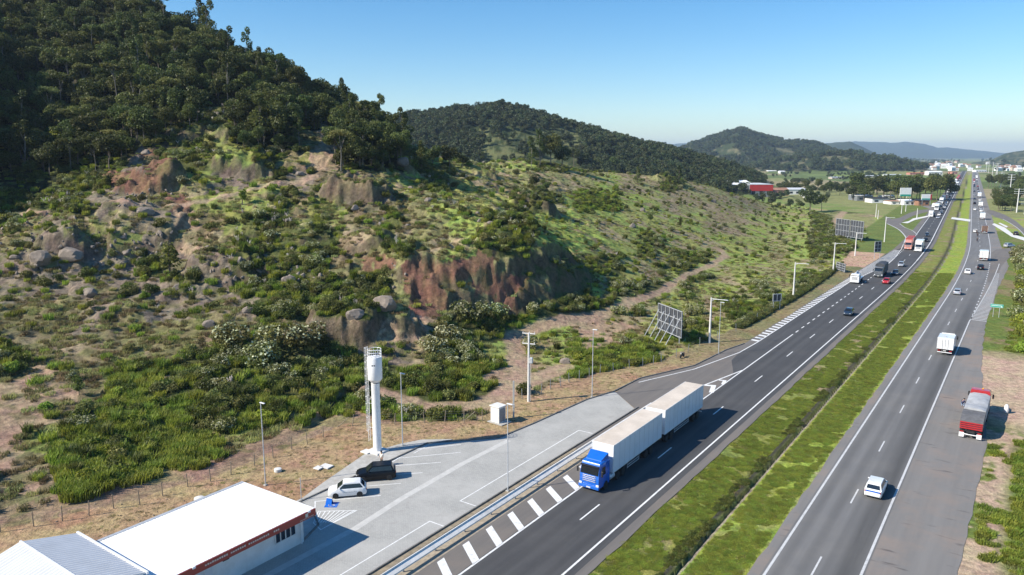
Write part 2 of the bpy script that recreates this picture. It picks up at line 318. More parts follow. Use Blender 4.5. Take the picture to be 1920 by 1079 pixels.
def height(X, Y):
    X = np.asarray(X, float); Y = np.asarray(Y, float); sh = X.shape; X = X.ravel(); Y = Y.ravel()
    z, m = smoothH(X, Y); u = X*DD[0]+Y*DD[1]; v = X*NN[0]+Y*NN[1]; k = np.where(m > 0.002)[0]
    if len(k):
        x = X[k]; y = Y[k]; mm = m[k]; dz = np.zeros_like(x)
        wx = x+1.6*fbm(x, y, 5, 3, 11); wy = y+1.6*fbm(x, y, 5, 3, 12)
        wn1 = .34*fbm(x, y, 4.5, 4, 13); wn2 = fbm(x, y, 3.2, 3, 14); gul = 1-2.4*np.abs(fbm(x, y, 7, 3, 15))
        for ax, ay, rx, ry, h, s in MO:
            rt_ = sst(-1, 1, (wx-ax)/3.0); q = np.hypot((wx-ax)/(rx*(1.25-.35*rt_)), (wy-ay)/ry)+wn1; dz += .55*h*(1-sst(1-s-.22*(1-rt_), 1.0, q))*(1+.5*wn2)
        for P, h, w in CL:
            d, s, t = polydist(wx, wy, P); d = d*s+2.6*gul+1.2*wn2; fade = sst(0, .12, t)*(1-sst(.88, 1, t))
            dz += .8*h*(.55*sst(-2.4, 1.0, d)+.45*sst(1.6, 4.2, d)-sst(3.5, 22, d))*fade*(np.abs(d) < 60)
        rough = sst(0, 14, z[k])*(1-.7*sst(60, 120, z[k]))*(1-.85*sst(0, 45, x))
        n1 = fbm(x, y, 22, 4, 21); n2 = 1-np.abs(fbm(x, y, 9, 4, 31))*2.6; n3 = fbm(x, y, 2.4, 3, 41)
        dz += rough*(1.5*n1+.6*n2*np.clip(n1+.6, 0, 1.2)+.45*n3)+.2*mm*n3
        st_ = fbm(x, y, 14, 3, 51); dz += rough*.8*sst(.05, .12, st_)
        d, s, t = polydist(x, y, TRENCH); dz -= 1.1*np.exp(-(d/.7)**2)*(t < .999); dz += .6*np.exp(-((d-1.7)/.9)**2)*(1+.8*n3)
        z[k] += dz*mm
    # median swale and drain, gentle waves in far plain
    vv = v-SH(u); med = (vv > -28.4) & (vv < -16.9) & (u > -50) & (u < 1700)
    q = np.clip((vv+22.6)/5.7, -1, 1); z = np.where(med, -.22*(1-q*q)-.6*np.exp(-((vv+22.55)/.42)**2)+.04*fbm(X, Y, 1.5, 2, 3), z)
    rr = (v-SH(u) > 0.5) & (u < 380) & (u > -60)
    if rr.any(): z = np.where(rr, z+sst(.5, 6, v-SH(u))*(.35*fbm(X, Y, 6, 3, 8)+.12*fbm(X, Y, 1.2, 2, 9)-.05), z)
    f = farH(X, Y)
    z = np.where(f > z+.5, f, z)-.03
    return z.reshape(sh)

# ------------------------------------------------------------------ ground cover map of the hillside
CW = 40; CY0 = 200
# rows of the cover map as (class, cells) runs; 0 wood 1 shrub 2 blossom 3 lush 4 field 5 dry 6 dirt 7 red 8 rock 9 pampas
RUNS = [
 [(0,9),(9,2),(4,1),(0,37)],
 [(0,8),(9,2),(4,1),(0,3),(5,1),(6,1),(0,2),(4,6),(0,2),(1,4),(0,17)],
 [(0,6),(8,1),(7,1),(1,1),(9,1),(4,2),(1,1),(4,1),(6,2),(0,3),(1,1),(4,5),(1,3),(5,6),(1,2),(4,13)],
 [(0,3),(1,2),(7,3),(4,2),(8,2),(4,1),(1,1),(8,1),(5,3),(4,2),(1,1),(4,2),(5,5),(4,1),(5,2),(1,1),(5,4),(4,13)],
 [(1,2),(9,1),(1,1),(8,3),(5,1),(7,1),(4,4),(9,1),(4,2),(8,2),(5,2),(4,4),(1,2),(4,1),(3,2),(4,2),(5,5),(4,3),(1,2),(4,9)],
 [(2,1),(5,1),(8,1),(5,1),(4,2),(5,1),(8,1),(6,1),(5,1),(4,1),(9,3),(4,2),(5,2),(9,1),(5,2),(4,2),(1,2),(4,8),(5,2),(4,3),(1,1),(5,2),(4,7)],
 [(5,1),(8,3),(5,1),(4,2),(8,1),(6,1),(5,1),(4,1),(9,3),(1,2),(5,2),(9,1),(5,2),(4,1),(1,3),(4,5),(1,1),(4,5),(5,1),(4,1),(1,2),(5,2),(4,1),(1,1),(4,3)],
 [(8,2),(5,1),(8,4),(1,1),(8,3),(9,1),(1,4),(5,1),(7,1),(5,1),(7,4),(5,1),(1,1),(2,2),(1,2),(4,1),(5,1),(2,1),(1,1),(4,3),(5,1),(4,3),(5,1),(4,2),(1,1),(4,3)],
 [(8,4),(5,1),(8,3),(1,1),(8,2),(1,7),(5,1),(7,2),(5,1),(7,3),(5,1),(2,2),(4,1),(2,2),(4,1),(2,1),(4,2),(2,1),(4,1),(1,3),(4,2),(1,1),(4,5)],
 [(5,4),(8,1),(5,2),(8,3),(5,1),(8,1),(1,4),(9,1),(1,1),(5,1),(7,2),(5,2),(7,1),(1,1),(2,1),(1,3),(4,4),(5,1),(1,2),(2,1),(4,1),(1,3),(4,7)],
 [(5,4),(8,1),(5,7),(1,1),(5,1),(8,1),(5,1),(6,4),(2,2),(1,2),(3,2),(4,1),(6,2),(5,1),(4,1),(1,2),(4,15)],
 [(1,1),(5,9),(2,4),(1,1),(2,1),(8,3),(5,1),(4,1),(2,2),(4,1),(6,1),(4,2),(3,4),(4,2),(5,2),(4,13)],
 [(5,1),(6,1),(5,3),(4,1),(1,1),(3,1),(1,4),(2,1),(1,5),(2,1),(1,2),(3,2),(6,1),(5,2),(3,5),(4,17)],
 [(6,3),(5,2),(3,2),(1,8),(3,1),(1,7),(6,1),(5,3),(3,2),(4,19)],
 [(6,2),(5,1),(1,1),(4,1),(3,5),(1,2),(3,2),(4,1),(3,2),(4,1),(1,4),(5,1),(6,2),(4,23)],
 [(6,1),(4,2),(3,8),(5,1),(4,3),(5,1),(4,1),(5,1),(4,1),(5,1),(6,2),(4,26)],
 [(6,1),(5,2),(3,7),(4,1),(5,4),(4,1),(5,4),(6,2),(4,26)],
 [(5,1),(6,1),(5,1),(3,5),(1,1),(3,2),(5,37)],
 [(5,3),(3,3),(1,2),(5,40)],
 [(5,48)]]
CARR = np.array([(sum(([c]*n for c, n in r), [])+[4]*60)[:49] for r in RUNS])
COL = np.array([(.022,.028,.012),(.075,.085,.028),(.075,.085,.03),(.12,.17,.025),(.27,.29,.085),(.255,.21,.115),(.33,.24,.155),(.18,.105,.066),(.2,.165,.12),(.11,.12,.04)])
PATHS = [([(0,412),(100,405),(250,398),(360,385),(440,365),(520,345),(590,335)], 1.2), ([(1130,590),(1180,570),(1240,548),(1290,515),(1330,500),(1360,480),(1352,470)], 1.4), ([(940,740),(975,700),(965,660),(960,630),(1010,615),(1130,592)], 1.9),
         ([(1565,420),(1575,405),(1585,395),(1600,385)], 2.5), ([(700,735),(800,765),(900,760),(960,730),(1000,715),(1060,690)], 2.2)]
PATHW = [(cliffline(p), w) for p, w in PATHS]
def cover(X, Y, Z):      # class index on the hillside (hard lookup with organic borders)
    px, py = proj(X, Y, Z); far = np.clip(200/np.maximum(Y, 60), .4, 2)
    px = px+(26*fbm(X, Y, 14, 3, 61)+10*fbm(X, Y, 2.6, 2, 62))*far*1.6; py = py+(20*fbm(X, Y, 14, 3, 63)+8*fbm(X, Y, 2.6, 2, 64))*far*1.1
    cx = np.clip(np.round((px-20)/CW).astype(int), 0, 48); cy = np.round((py-CY0-20)/CW).astype(int)
    c = CARR[np.clip(cy, 0, len(RUNS)-1), cx]
    return np.where(cy < 0, 0, c)
def ground_colour(X, Y, Z):
    u = X*DD[0]+Y*DD[1]; v = X*NN[0]+Y*NN[1]; vv = v-SH(u); fv = np.interp(u, FU, FV)
    px, py = proj(X, Y, Z)
    col = np.zeros((len(X), 3)); n1 = fbm(X, Y, 9, 4, 71); n2 = fbm(X, Y, 2.2, 3, 72); n3 = fbm(X, Y, 30, 3, 73)
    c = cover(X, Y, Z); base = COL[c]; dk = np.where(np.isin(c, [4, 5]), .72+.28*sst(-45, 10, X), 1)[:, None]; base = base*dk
    base = base*(1+.25*n2[:, None])
    f4 = np.isin(c, [4, 5])[:, None]; pn = fbm(X, Y*.6, 26, 4, 75); pm = fbm(X, Y*.6, 11, 4, 78)
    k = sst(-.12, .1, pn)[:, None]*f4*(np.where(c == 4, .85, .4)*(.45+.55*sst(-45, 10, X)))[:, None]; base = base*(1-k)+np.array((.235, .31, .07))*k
    k = sst(.14, .3, pm-.4*pn)[:, None]*f4*.8; base = base*(1-k)+np.array((.32, .25, .16))*k
    bank = ((fv-v < 6.5+1.5*n1) & (u < 70))[:, None]; base = np.where(bank, np.array((.27, .19, .125))*(1+.35*n1+.3*n2)[:, None], base)
    k = sst(.12, .3, n1)[:, None]*np.isin(c, [4, 3])[:, None]; base = base*(1-k)+np.array((.24, .2, .1))*k*1.0
    k = sst(.1, .3, fbm(X, Y, 5, 3, 74))[:, None]*np.isin(c, [5, 6, 8, 7])[:, None]; base = base*(1-.6*k)+np.array((.12, .125, .045))*.6*k
    for P, w in PATHW:
        d, s, t = polydist(X, Y, P); d = d+.8*n2; kk = (1-sst(w*.6, w*1.1, d))[:, None]*.85; base = base*(1-kk)+np.array((.37, .27, .18))*kk
    # forest floor up the hill and off the frame; far forested ridges
    # far plain fields
    fx = X*.9+Y*.25+60*n3; fy = Y-.2*X+90*n3; cell = (np.floor(fx/170).astype(int)*7+np.floor(fy/(150+Y*.05)).astype(int)*13)
    h = ((cell*2654435761) % 1000)/1000.0
    fc = np.where((h < .3)[:, None], (.13, .17, .05), np.where((h < .55)[:, None], (.17, .18, .07), np.where((h < .75)[:, None], (.23, .2, .11), (.09, .12, .04))))
    fc = fc*1.3*(1+.3*n1[:, None]); farz = (Y > np.interp(px, [0, 700, 950, 1200, 1350, 1450, 1560, 1700], [430, 430, 450, 490, 510, 570, 490, 430]))
    col = base.copy(); plain = farz & (Z < 4); col[plain] = fc[plain]
    hill = farz & (Z >= 4) & (np.hypot(X, Y) > 520); hc = np.array((.04, .055, .022)); col[hill] = hc*(1+.5*n2[hill, None])
    g2 = hill & (Y < 1200) & (px > 900) & (px < 1085) & (py > 240) & (py < 330); q = sst(-.05, .12, n1[g2]+.25*n2[g2])[:, None]
    col[g2] = col[g2]*(1-q)+np.array((.13, .14, .06))*q
    g3 = hill & (Y > 1300) & (Y < 3200) & (py > 275); q = sst(.0, .2, n3[g3])[:, None]; col[g3] = col[g3]*(1-q)+np.array((.16, .15, .08))*q
    # flat verge between fence and kerb / road
    flat = (v > fv-1.2-.8*n2) & (vv < -37) & (u < 330); tan = np.array((.35, .25, .14)); grn = np.array((.155, .165, .075))
    q = (sst(105, 135, u+8*n1)*(.55+.45*sst(-.2, .2, n3+.4*n1)))[:, None]; vc = tan*(1-q)+grn*q; vc = vc*(1+.18*n1+.12*n2)[:, None]
    q = (sst(.15, .3, n1)*.35)[:, None]; vc = vc*(1-q)+np.array((.25, .15, .07))*q
    pile = (u > 258) & (vv < -41.5) & (u < 335); vc = np.where(pile[:, None], np.array((.46, .31, .21))*(1+.15*n2[:, None]), vc)
    col[flat] = vc[flat]
    lz = (vv > -60) & (vv < -36) & (u > 300) & (u < 1500); col[lz] = (np.array((.13, .17, .045))*(1+.3*n1[:, None]))[lz]
    med = (vv > -29.2) & (vv < -15.2) & (u < 1800); a = np.array((.2, .22, .055)); b = np.array((.235, .3, .05)); side = sst(-22.8, -21.5, vv)[:, None]
    mc = a*(1-side)+b*side; q = (sst(.12, .36, n1+.3*n2)*(.9-.5*side[:, 0]))[:, None]; mc = mc*(1-q)+np.array((.27, .21, .12))*q; mc = mc*(1+.22*n2[:, None])
    dr = np.exp(-((vv+22.75)/.62)**2)[:, None]; mc = mc*(1-dr)+np.array((.05, .05, .035))*dr
    cs = (np.abs(vv+21.9) < .17)[:, None]; mc = np.where(cs, np.array((.27, .24, .17)), mc)
    e = np.maximum(sst(-27.9, -28.6, vv+.5*n2), sst(-17.2, -16.4, vv+.8*n2))[:, None]; mc = mc*(1-e)+np.array((.27, .22, .16))*e; col[med] = mc[med]
    rt = (vv > -12) & (u < 420) & (Y > 0); sand = np.array((.44, .33, .225)); gr = np.array((.13, .17, .04))
    q = sst(112, 104, u+3*n1)*sst(2.8, .8, np.abs(vv-2.4+1.2*n1)); q = np.maximum(q, sst(.04, .16, n1+.4*n2)*sst(118, 108, u)); q = np.maximum(q, sst(152, 160, u+4*n1))[:, None]
    rc = (sand*(1+.12*n1+.08*n2)[:, None])*(1-q)+gr*(1+.3*n2[:, None])*q; col[rt] = rc[rt]
    gp = rt & (u > 165); q = sst(.15, .35, n3+.3*n2)[:, None]; cc = gr*(1-q)+np.array((.22, .18, .09))*q; col[gp] = cc[gp]
    return np.clip(col, .008, .8), c

# ------------------------------------------------------------------ terrain mesh: one polar sheet to the horizon
rad = [0.5, 10, 22, 32]; r = 40.0
while r < 17500: rad.append(r); r += (.34 if r < 90 else max(.34, r*.0037)) if r < 600 else r*.012
rad = np.array(rad); az = np.concatenate([np.radians(np.arange(-180, -40, 2.5)), np.radians(np.arange(-40, 40, .1)), np.radians(np.arange(40, 180, 2.5))])
RA, AZ = np.meshgrid(rad, az, indexing='ij'); TX = (RA*np.sin(AZ)).ravel(); TY = (RA*np.cos(AZ)).ravel()
TZ = height(TX, TY); nr, na = RA.shape
idx = np.arange(nr*na).reshape(nr, na); a = idx[:-1]; b = idx[1:]
quads = np.stack([a, np.roll(a, -1, 1), np.roll(b, -1, 1), b], -1).reshape(-1, 4)
me = bpy.data.meshes.new("ground"); me.vertices.add(nr*na); me.vertices.foreach_set('co', np.stack([TX, TY, TZ], 1).astype(np.float32).ravel())
me.loops.add(quads.size); me.loops.foreach_set('vertex_index', quads.ravel().astype(np.int32)); me.polygons.add(len(quads))
me.polygons.foreach_set('loop_start', (np.arange(len(quads))*4).astype(np.int32)); me.polygons.foreach_set('loop_total', np.full(len(quads), 4, np.int32))
me.polygons.foreach_set('use_smooth', np.ones(len(quads), bool)); me.update()
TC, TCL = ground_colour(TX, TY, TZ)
_zg = TZ.reshape(nr, na); gr_ = np.gradient(_zg, rad, axis=0); ga_ = np.gradient(_zg, axis=1)/(np.gradient(az)[None]*rad[:, None]); SLP = np.hypot(gr_, ga_)
k_ = .75*(sst(1.0, 1.6, SLP.ravel()+.6*fbm(TX, TY, 3, 3, 76))*(TY > 50)*(np.hypot(TX, TY) < 520)*(TX*NN[0]+TY*NN[1] < -42))[:, None]; rk_ = np.where((TCL == 7)[:, None], TC, np.array((.115, .088, .062))*(1+.5*fbm(TX, TY, 1.6, 3, 77))[:, None]); TC = TC*(1-k_)+rk_*k_  # bare rock on steep faces, colour darkened to imitate their shadow
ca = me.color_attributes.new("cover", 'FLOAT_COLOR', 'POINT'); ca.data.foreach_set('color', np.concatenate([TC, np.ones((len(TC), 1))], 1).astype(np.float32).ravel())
gm, nt, p = nodes("ground cover"); at = N(nt, "ShaderNodeAttribute", attribute_name="cover"); tc = N(nt, "ShaderNodeTexCoord"); ov = tc.outputs["Object"]
n1 = noise(nt, ov, 1.1, 6, .68); n2 = noise(nt, ov, 5, 4, .7); n3 = noise(nt, ov, .22, 4)
c = mix(nt, at.outputs[0], (.5, .5, .5), ramp(nt, n1.outputs[0], .3, .7, 0, 0)); hs = N(nt, "ShaderNodeHueSaturation"); nt.links.new(at.outputs[0], hs.inputs["Color"])
nt.links.new(ramp(nt, n1.outputs[0], .32, .68, .62, 1.38), hs.inputs["Value"]); nt.links.new(ramp(nt, n3.outputs[0], .35, .65, .47, .52), hs.inputs["Hue"])
c2 = mix(nt, hs.outputs[0], (.55, .55, .55), ramp(nt, n2.outputs[0], .3, .7, .0, .0)); hs2 = N(nt, "ShaderNodeHueSaturation"); nt.links.new(hs.outputs[0], hs2.inputs["Color"])
nt.links.new(ramp(nt, n2.outputs[0], .3, .7, .75, 1.25), hs2.inputs["Value"]); nt.links.new(hs2.outputs[0], p.inputs["Base Color"]); p.inputs["Roughness"].default_value = .97; p.inputs["Specular IOR Level"].default_value = .1
bp = N(nt, "ShaderNodeBump"); bp.inputs["Strength"].default_value = .9; bp.inputs["Distance"].default_value = .35; nt.links.new(n1.outputs[0], bp.inputs["Height"]); nt.links.new(bp.outputs[0], p.inputs["Normal"])
me.materials.append(gm); go = bpy.data.objects.new("ground", me); C.objects.link(go); setp(go, kind="structure")
TZG = TZ.reshape(nr, na)
def hz(X, Y):     # bilinear height lookup in the polar sheet
    X = np.atleast_1d(np.asarray(X, float)); Y = np.atleast_1d(np.asarray(Y, float)); rr = np.hypot(X, Y); aa = np.arctan2(X, Y)
    i = np.clip(np.searchsorted(rad, rr)-1, 0, nr-2); j = np.clip(np.searchsorted(az, aa)-1, 0, na-2)
    f = np.clip((rr-rad[i])/(rad[i+1]-rad[i]), 0, 1); g = np.clip((aa-az[j])/(az[j+1]-az[j]), 0, 1)
    return (TZG[i, j]*(1-g)+TZG[i, j+1]*g)*(1-f)+(TZG[i+1, j]*(1-g)+TZG[i+1, j+1]*g)*f
def h1(x, y): return float(hz(x, y)[0])
def hit(px, py, y0=50, y1=900):    # visible terrain point under a photo pixel
    r = ray(px, py); Y = np.concatenate([np.arange(y0, 500, .4), np.arange(500, y1, 2)]); t = Y/r[1]; zr = CAMH+r[2]*t; k = np.where(zr <= hz(r[0]*t, Y))[0]
    k = k[0] if len(k) else len(Y)-1
    return float(r[0]*t[k]), float(Y[k]), h1(r[0]*t[k], Y[k])

# ------------------------------------------------------------------ roads, lot, markings
def asphalt(name, col, col2, worn, stain, bands=(), skid=False):
    m, nt, p = nodes(name); tc = N(nt, "ShaderNodeTexCoord"); mp = N(nt, "ShaderNodeMapping"); nt.links.new(tc.outputs["Object"], mp.inputs[0])
    mp.inputs["Rotation"].default_value = (0, 0, PSI); mp2 = N(nt, "ShaderNodeMapping"); nt.links.new(mp.outputs[0], mp2.inputs[0]); mp2.inputs["Scale"].default_value = (1, .05, 1)
    a = noise(nt, mp2.outputs[0], .9, 4); b = noise(nt, tc.outputs["Object"], 14, 3); d = noise(nt, tc.outputs["Object"], .12, 5, .65)
    c = mix(nt, col, col2, ramp(nt, a.outputs[0], .35, .65)); c = mix(nt, c, worn, ramp(nt, d.outputs[0], .48, .7, 0, stain)); c = mix(nt, c, (.5, .5, .5), ramp(nt, b.outputs[0], .3, .8, 0, .06))
    sx = N(nt, "ShaderNodeSeparateXYZ"); nt.links.new(mp.outputs[0], sx.inputs[0]); fade = ramp(nt, sx.outputs[1], 190, 260, 1, 0)
    for cen, wd, amt in bands:
        ab = N(nt, "ShaderNodeMath", operation='SUBTRACT'); nt.links.new(sx.outputs[0], ab.inputs[0]); ab.inputs[1].default_value = cen; ab2 = N(nt, "ShaderNodeMath", operation='ABSOLUTE'); nt.links.new(ab.outputs[0], ab2.inputs[0])
        r_ = ramp(nt, ab2.outputs[0], wd, wd*.25, 0, amt); mu = N(nt, "ShaderNodeMath", operation='MULTIPLY'); nt.links.new(r_, mu.inputs[0]); nt.links.new(fade, mu.inputs[1]); m3 = N(nt, "ShaderNodeMath", operation='MULTIPLY'); nt.links.new(mu.outputs[0], m3.inputs[0]); nt.links.new(ramp(nt, a.outputs[0], .3, .6, .5, 1), m3.inputs[1]); c = mix(nt, c, tuple(q*.42 for q in col), m3.outputs[0])
    if skid:
        mp3 = N(nt, "ShaderNodeMapping"); nt.links.new(mp.outputs[0], mp3.inputs[0]); mp3.inputs["Scale"].default_value = (.28, 1.5, 1); q_ = noise(nt, mp3.outputs[0], .8, 3, .6); c = mix(nt, c, (.07, .062, .06), ramp(nt, q_.outputs[0], .62, .72, 0, .75))
    nt.links.new(c, p.inputs["Base Color"]); p.inputs["Roughness"].default_value = .88; p.inputs["Specular IOR Level"].default_value = .3
    return m
M_ASPH = asphalt("fresh asphalt", (.05, .05, .052), (.07, .07, .071), (.085, .082, .08), .6, ((-34.3, .6, .25), (-36.0, .6, .25), (-30.7, .5, .2), (-32.4, .5, .2)))
M_ASPH_OLD = asphalt("worn asphalt", (.13, .128, .125), (.165, .163, .16), (.2, .19, .175), .5, ((-10.0, 1.5, .75), (-11.6, .5, .3), (-13.2, .6, .3), (-14.9, .6, .3)))
M_ASPH_SH = asphalt("dusty shoulder asphalt", (.17, .162, .152), (.2, .19, .178), (.26, .2, .16), .8, (), True)
M_ASPH_BR = asphalt("brownish asphalt", (.13, .118, .108), (.16, .145, .13), (.2, .165, .135), .7)
def lotmat():
    m, nt, p = nodes("grey block paving"); tc = N(nt, "ShaderNodeTexCoord"); mp = N(nt, "ShaderNodeMapping"); nt.links.new(tc.outputs["Object"], mp.inputs[0]); mp.inputs["Rotation"].default_value = (0, 0, PSI)
    br = N(nt, "ShaderNodeTexBrick"); nt.links.new(mp.outputs[0], br.inputs[0]); br.inputs["Scale"].default_value = 1.6; br.inputs["Color1"].default_value = (.33, .33, .31, 1); br.inputs["Color2"].default_value = (.39, .385, .36, 1); br.inputs["Mortar"].default_value = (.25, .24, .22, 1); br.inputs["Mortar Size"].default_value = .02
    n = noise(nt, tc.outputs["Object"], .18, 5, .65); c = mix(nt, br.outputs[0], (.45, .44, .41), ramp(nt, n.outputs[0], .4, .7, 0, .7)); n = noise(nt, tc.outputs["Object"], .5, 5, .7); c = mix(nt, c, (.24, .22, .2), ramp(nt, n.outputs[0], .58, .8, 0, .6))
    nt.links.new(c, p.inputs["Base Color"]); p.inputs["Roughness"].default_value = .9; return m
M_LOT = lotmat()
def strip(m, u0, u1, v0, v1, z, step=4.0, jit=0.0):
    us = np.arange(u0, u1, step).tolist()+[u1]; f0 = v0 if callable(v0) else (lambda u: v0); f1 = v1 if callable(v1) else (lambda u: v1); P = []
    for u in us:
        j0, j1 = (random.uniform(-jit, jit), random.uniform(-jit, jit)) if jit else (0, 0); P += [R(u, f0(u)+j0, z), R(u, f1(u)+j1, z)]
    m.add(P, [(2*i, 2*i+1, 2*i+3, 2*i+2) for i in range(len(us)-1)])
def gpoly(name, pxs, z, mat, world=False, **kw):
    P = [(*p[:2], z) if world else (*G(*p)[:2], z) for p in pxs]; bm = bmesh.new(); vs = [bm.verts.new(p) for p in P]; f = bm.faces.new(vs); bmesh.ops.triangulate(bm, faces=[f])
    if sum(fc.normal.z*fc.calc_area() for fc in bm.faces) < 0: bmesh.ops.reverse_faces(bm, faces=bm.faces[:])
    me = bpy.data.meshes.new(name); bm.to_mesh(me); bm.free(); me.materials.append(mat); o = bpy.data.objects.new(name, me); C.objects.link(o); return setp(o, **(kw or dict(kind="structure")))
def rdstruct(name, build, mat): m = M(); build(m); return m.build(name, mat, kind="structure")
I_ = lambda xs, ys: (lambda u: float(np.interp(u, xs, ys)))
far_u = 2100
LSH = I_([0, 250, 288, 318, 380, 520, 640, 900, far_u], [-42.5, -42.5, -41.2, -40.2, -39.8, -39.2, -39.4, -39, -39])
rdstruct("road_shoulder", lambda m: (strip(m, 25, far_u, LSH, -27.9, 0.006, 2.5, .12)), M_ASPH_BR)
rdstruct("road", lambda m: (strip(m, 25, 300, I_([0, 75, 116, 126, 300], [-37.1, -37.1, -37.1, -40.9, -40.9]), -28.9, 0.012, 4), strip(m, 300, far_u, I_([300, 330, 360], [-40.5, -37.4, -37.3]), -28.9, 0.012, 8)), M_ASPH)
rdstruct("right_road_shoulder", lambda m: strip(m, 25, far_u, -16.9, I_([0, 72, 105, 118, 145, 160, 182, 240, 288, 310, 340, 400, far_u], [-1.9, -2.2, -1.8, -2.6, -4.6, -5.2, -5.9, -5.6, -3.5, -4.5, -5.2, -5.4, -6]), .006, 2.5, .14), M_ASPH_SH)
rdstruct("right_road", lambda m: strip(m, 25, far_u, -16.0, -8.7, .012, 6), M_ASPH_OLD)
KERB = [UV(*p) for p in [(560,951),(664,895),(720,870),(801,832),(935,822),(1000,795),(1100,750),(1150,735),(1200,710),(1302,686),(1361,657),(1395,645)]]
KW = [W(20, -52.2)[:2], W(41.4, -52.3)[:2], W(44.2, -53.5)[:2], W(46.0, -56.5)[:2]]+[W(*q)[:2] for q in KERB[1:]]
gpoly("paved_lot", [W(20, -43.3), W(20, -52.4), W(42, -52.4), W(45, -53.5), W(46.2, -58.6)]+[W(*q) for q in KERB[1:8]]+[W(97.5, -48.9), W(92.3, -43.3)], .010, M_LOT, True)
gpoly("exit_ramp", [W(92.3, -43.2), W(97.5, -48.9)]+[W(*q) for q in KERB[8:]]+[W(141, -41.6), W(141, -37), W(75, -37), W(75, -43.2)], .009, M_ASPH_BR, True)
gpoly("path", [W(42, -58.2)]+[(*G(*p)[:2], 0) for p in [(566,944),(664,894),(720,869),(801,831),(850,825),(845,824),(790,825),(750,833),(684,852),(608,904),(566,935),(545,945)]], .03, MT['concrete'], True)
gpoly("building_apron", [W(20, -52.4), W(42, -52.4), W(45, -53.5), W(46.2, -58.7), W(42, -58.4), W(41.4, -60.2), W(20, -60.2)], .0075, MT["concrete"], True)
gpoly("soil_strip", [W(20, -43.2), W(20, -42.4), W(80, -42.6), W(92, -42.9), W(92, -43.25)], .008, surf("bare soil strip", (.27, .22, .15), .95, .25, 1.4), True)
# kerb of the lot: raised, dark joint beside it
km = M()
def kerbrun(m, P, w, h, z0=0.0):
    for i in range(len(P)-1):
        a = Vector((*P[i], 0)); b = Vector((*P[i+1], 0)); d = (b-a); c = (a+b)/2; m.box((c.x, c.y, z0+h/2), (w, d.length+w*.6, h), 0, math.atan2(-d.x, d.y))
def curve(P, n=5):
    P = [Vector(p[:2]) for p in P]; out = []
    for i in range(len(P)-1):
        p0 = P[max(i-1, 0)]; p1 = P[i]; p2 = P[i+1]; p3 = P[min(i+2, len(P)-1)]
        for k in range(n): t = k/n; out.append(0.5*((2*p1)+(p2-p0)*t+(2*p0-5*p1+4*p2-p3)*t*t+(3*p1-p0-3*p2+p3)*t**3))
    return out+[P[-1]]
kerbrun(km, [W(*q)[:2] for q in KERB[1:]], .16, .14); kerbrun(km, [W(20, -43.25)[:2], W(93, -43.1)[:2]], .14, .15); kerbrun(km, KW[:4]+[W(46.3,-58.8)[:2], W(*KERB[1])[:2]], .15, .14)
km.build("kerb", surf("dark kerb stone", (.16, .155, .145), .9, .25, 1.2), kind="structure")
mk = M(); mo = M(); ml = M()
strip(mk, 25, 285, -29.82, -29.62, .018); strip(mk, 285, far_u, -29.9, -29.6, .018, 10)
strip(mk, 25, 151, -37.0, -36.8, .018)
strip(mk, 376, far_u, -36.95, -36.7, .018, 6)
strip(mo, 25, far_u, -15.8, -15.58, .018); strip(mo, 25, 186, -9.05, -8.83, .018); strip(mo, 186, 292, I_([186, 270, 292], [-9.0, -6.9, -6.3]), I_([186, 270, 292], [-8.8, -6.7, -6.1]), .018); strip(mo, 300, far_u, -9.05, -8.83, .018, 8)
u = 41.3
while u < 700: strip(mk, u-.2, u+3.8, -33.42, -33.26, .018); u += 18.4 if u < 130 else 16.5
u = 61.8
while u < 700: strip(mo, u, u+4.0, -12.46, -12.3, .018); u += 16.6
u = 153.0
while u < 318:
    if not 263 < u < 290: strip(mk, u, u+2.0, -36.98, -36.76, .018)
    u += 4.6
u = 188.0
while u < 290: strip(mo, u, u+2.0, -8.95, -8.7, .018); u += 4.6
u = 40.0
while u < 76:     # hatch bars beside the lot
    mk.add([W(u, -36.95, .018), W(u+.95, -36.95, .018), W(u+3.0, -39.75, .018), W(u+2.05, -39.75, .018)], [(0, 1, 2, 3)]); u += 3.55
v_out = I_([104, 116, 131, 141, 225, 249, 268, 289, 317, 355], [-48.3, -43.9, -41.2, -40.8, -40.6, -38.6, -36.9, -37.0, -37.8, -39.6]); strip(mk, 104, 355, v_out, lambda u: v_out(u)+.2, .018, 3)
u = 141.0; hat = I_([141, 225, 249, 266, 288, 315], [-42.3, -42.2, -42.0, -41.6, -40.8, -39.6])
while u < 312:
    w_ = 1.0 if u < 236 else .8; vo = hat(u); vi = v_out(u); mk.add([R(u, vi, .018), R(u+w_, vi, .018), R(u+w_+.4, vo, .018), R(u+.4, vo, .018)], [(0, 3, 2, 1)]); u += 2.3
u = 187.0; ho = I_([186, 270, 292], [-8.9, -6.8, -6.2])
while u < 268: mo.add([R(u, ho(u), .018), R(u+.5, ho(u), .018), R(u+.1, -5.9, .018), R(u-.4, -5.9, .018)], [(0, 1, 2, 3)]); u += 1.7
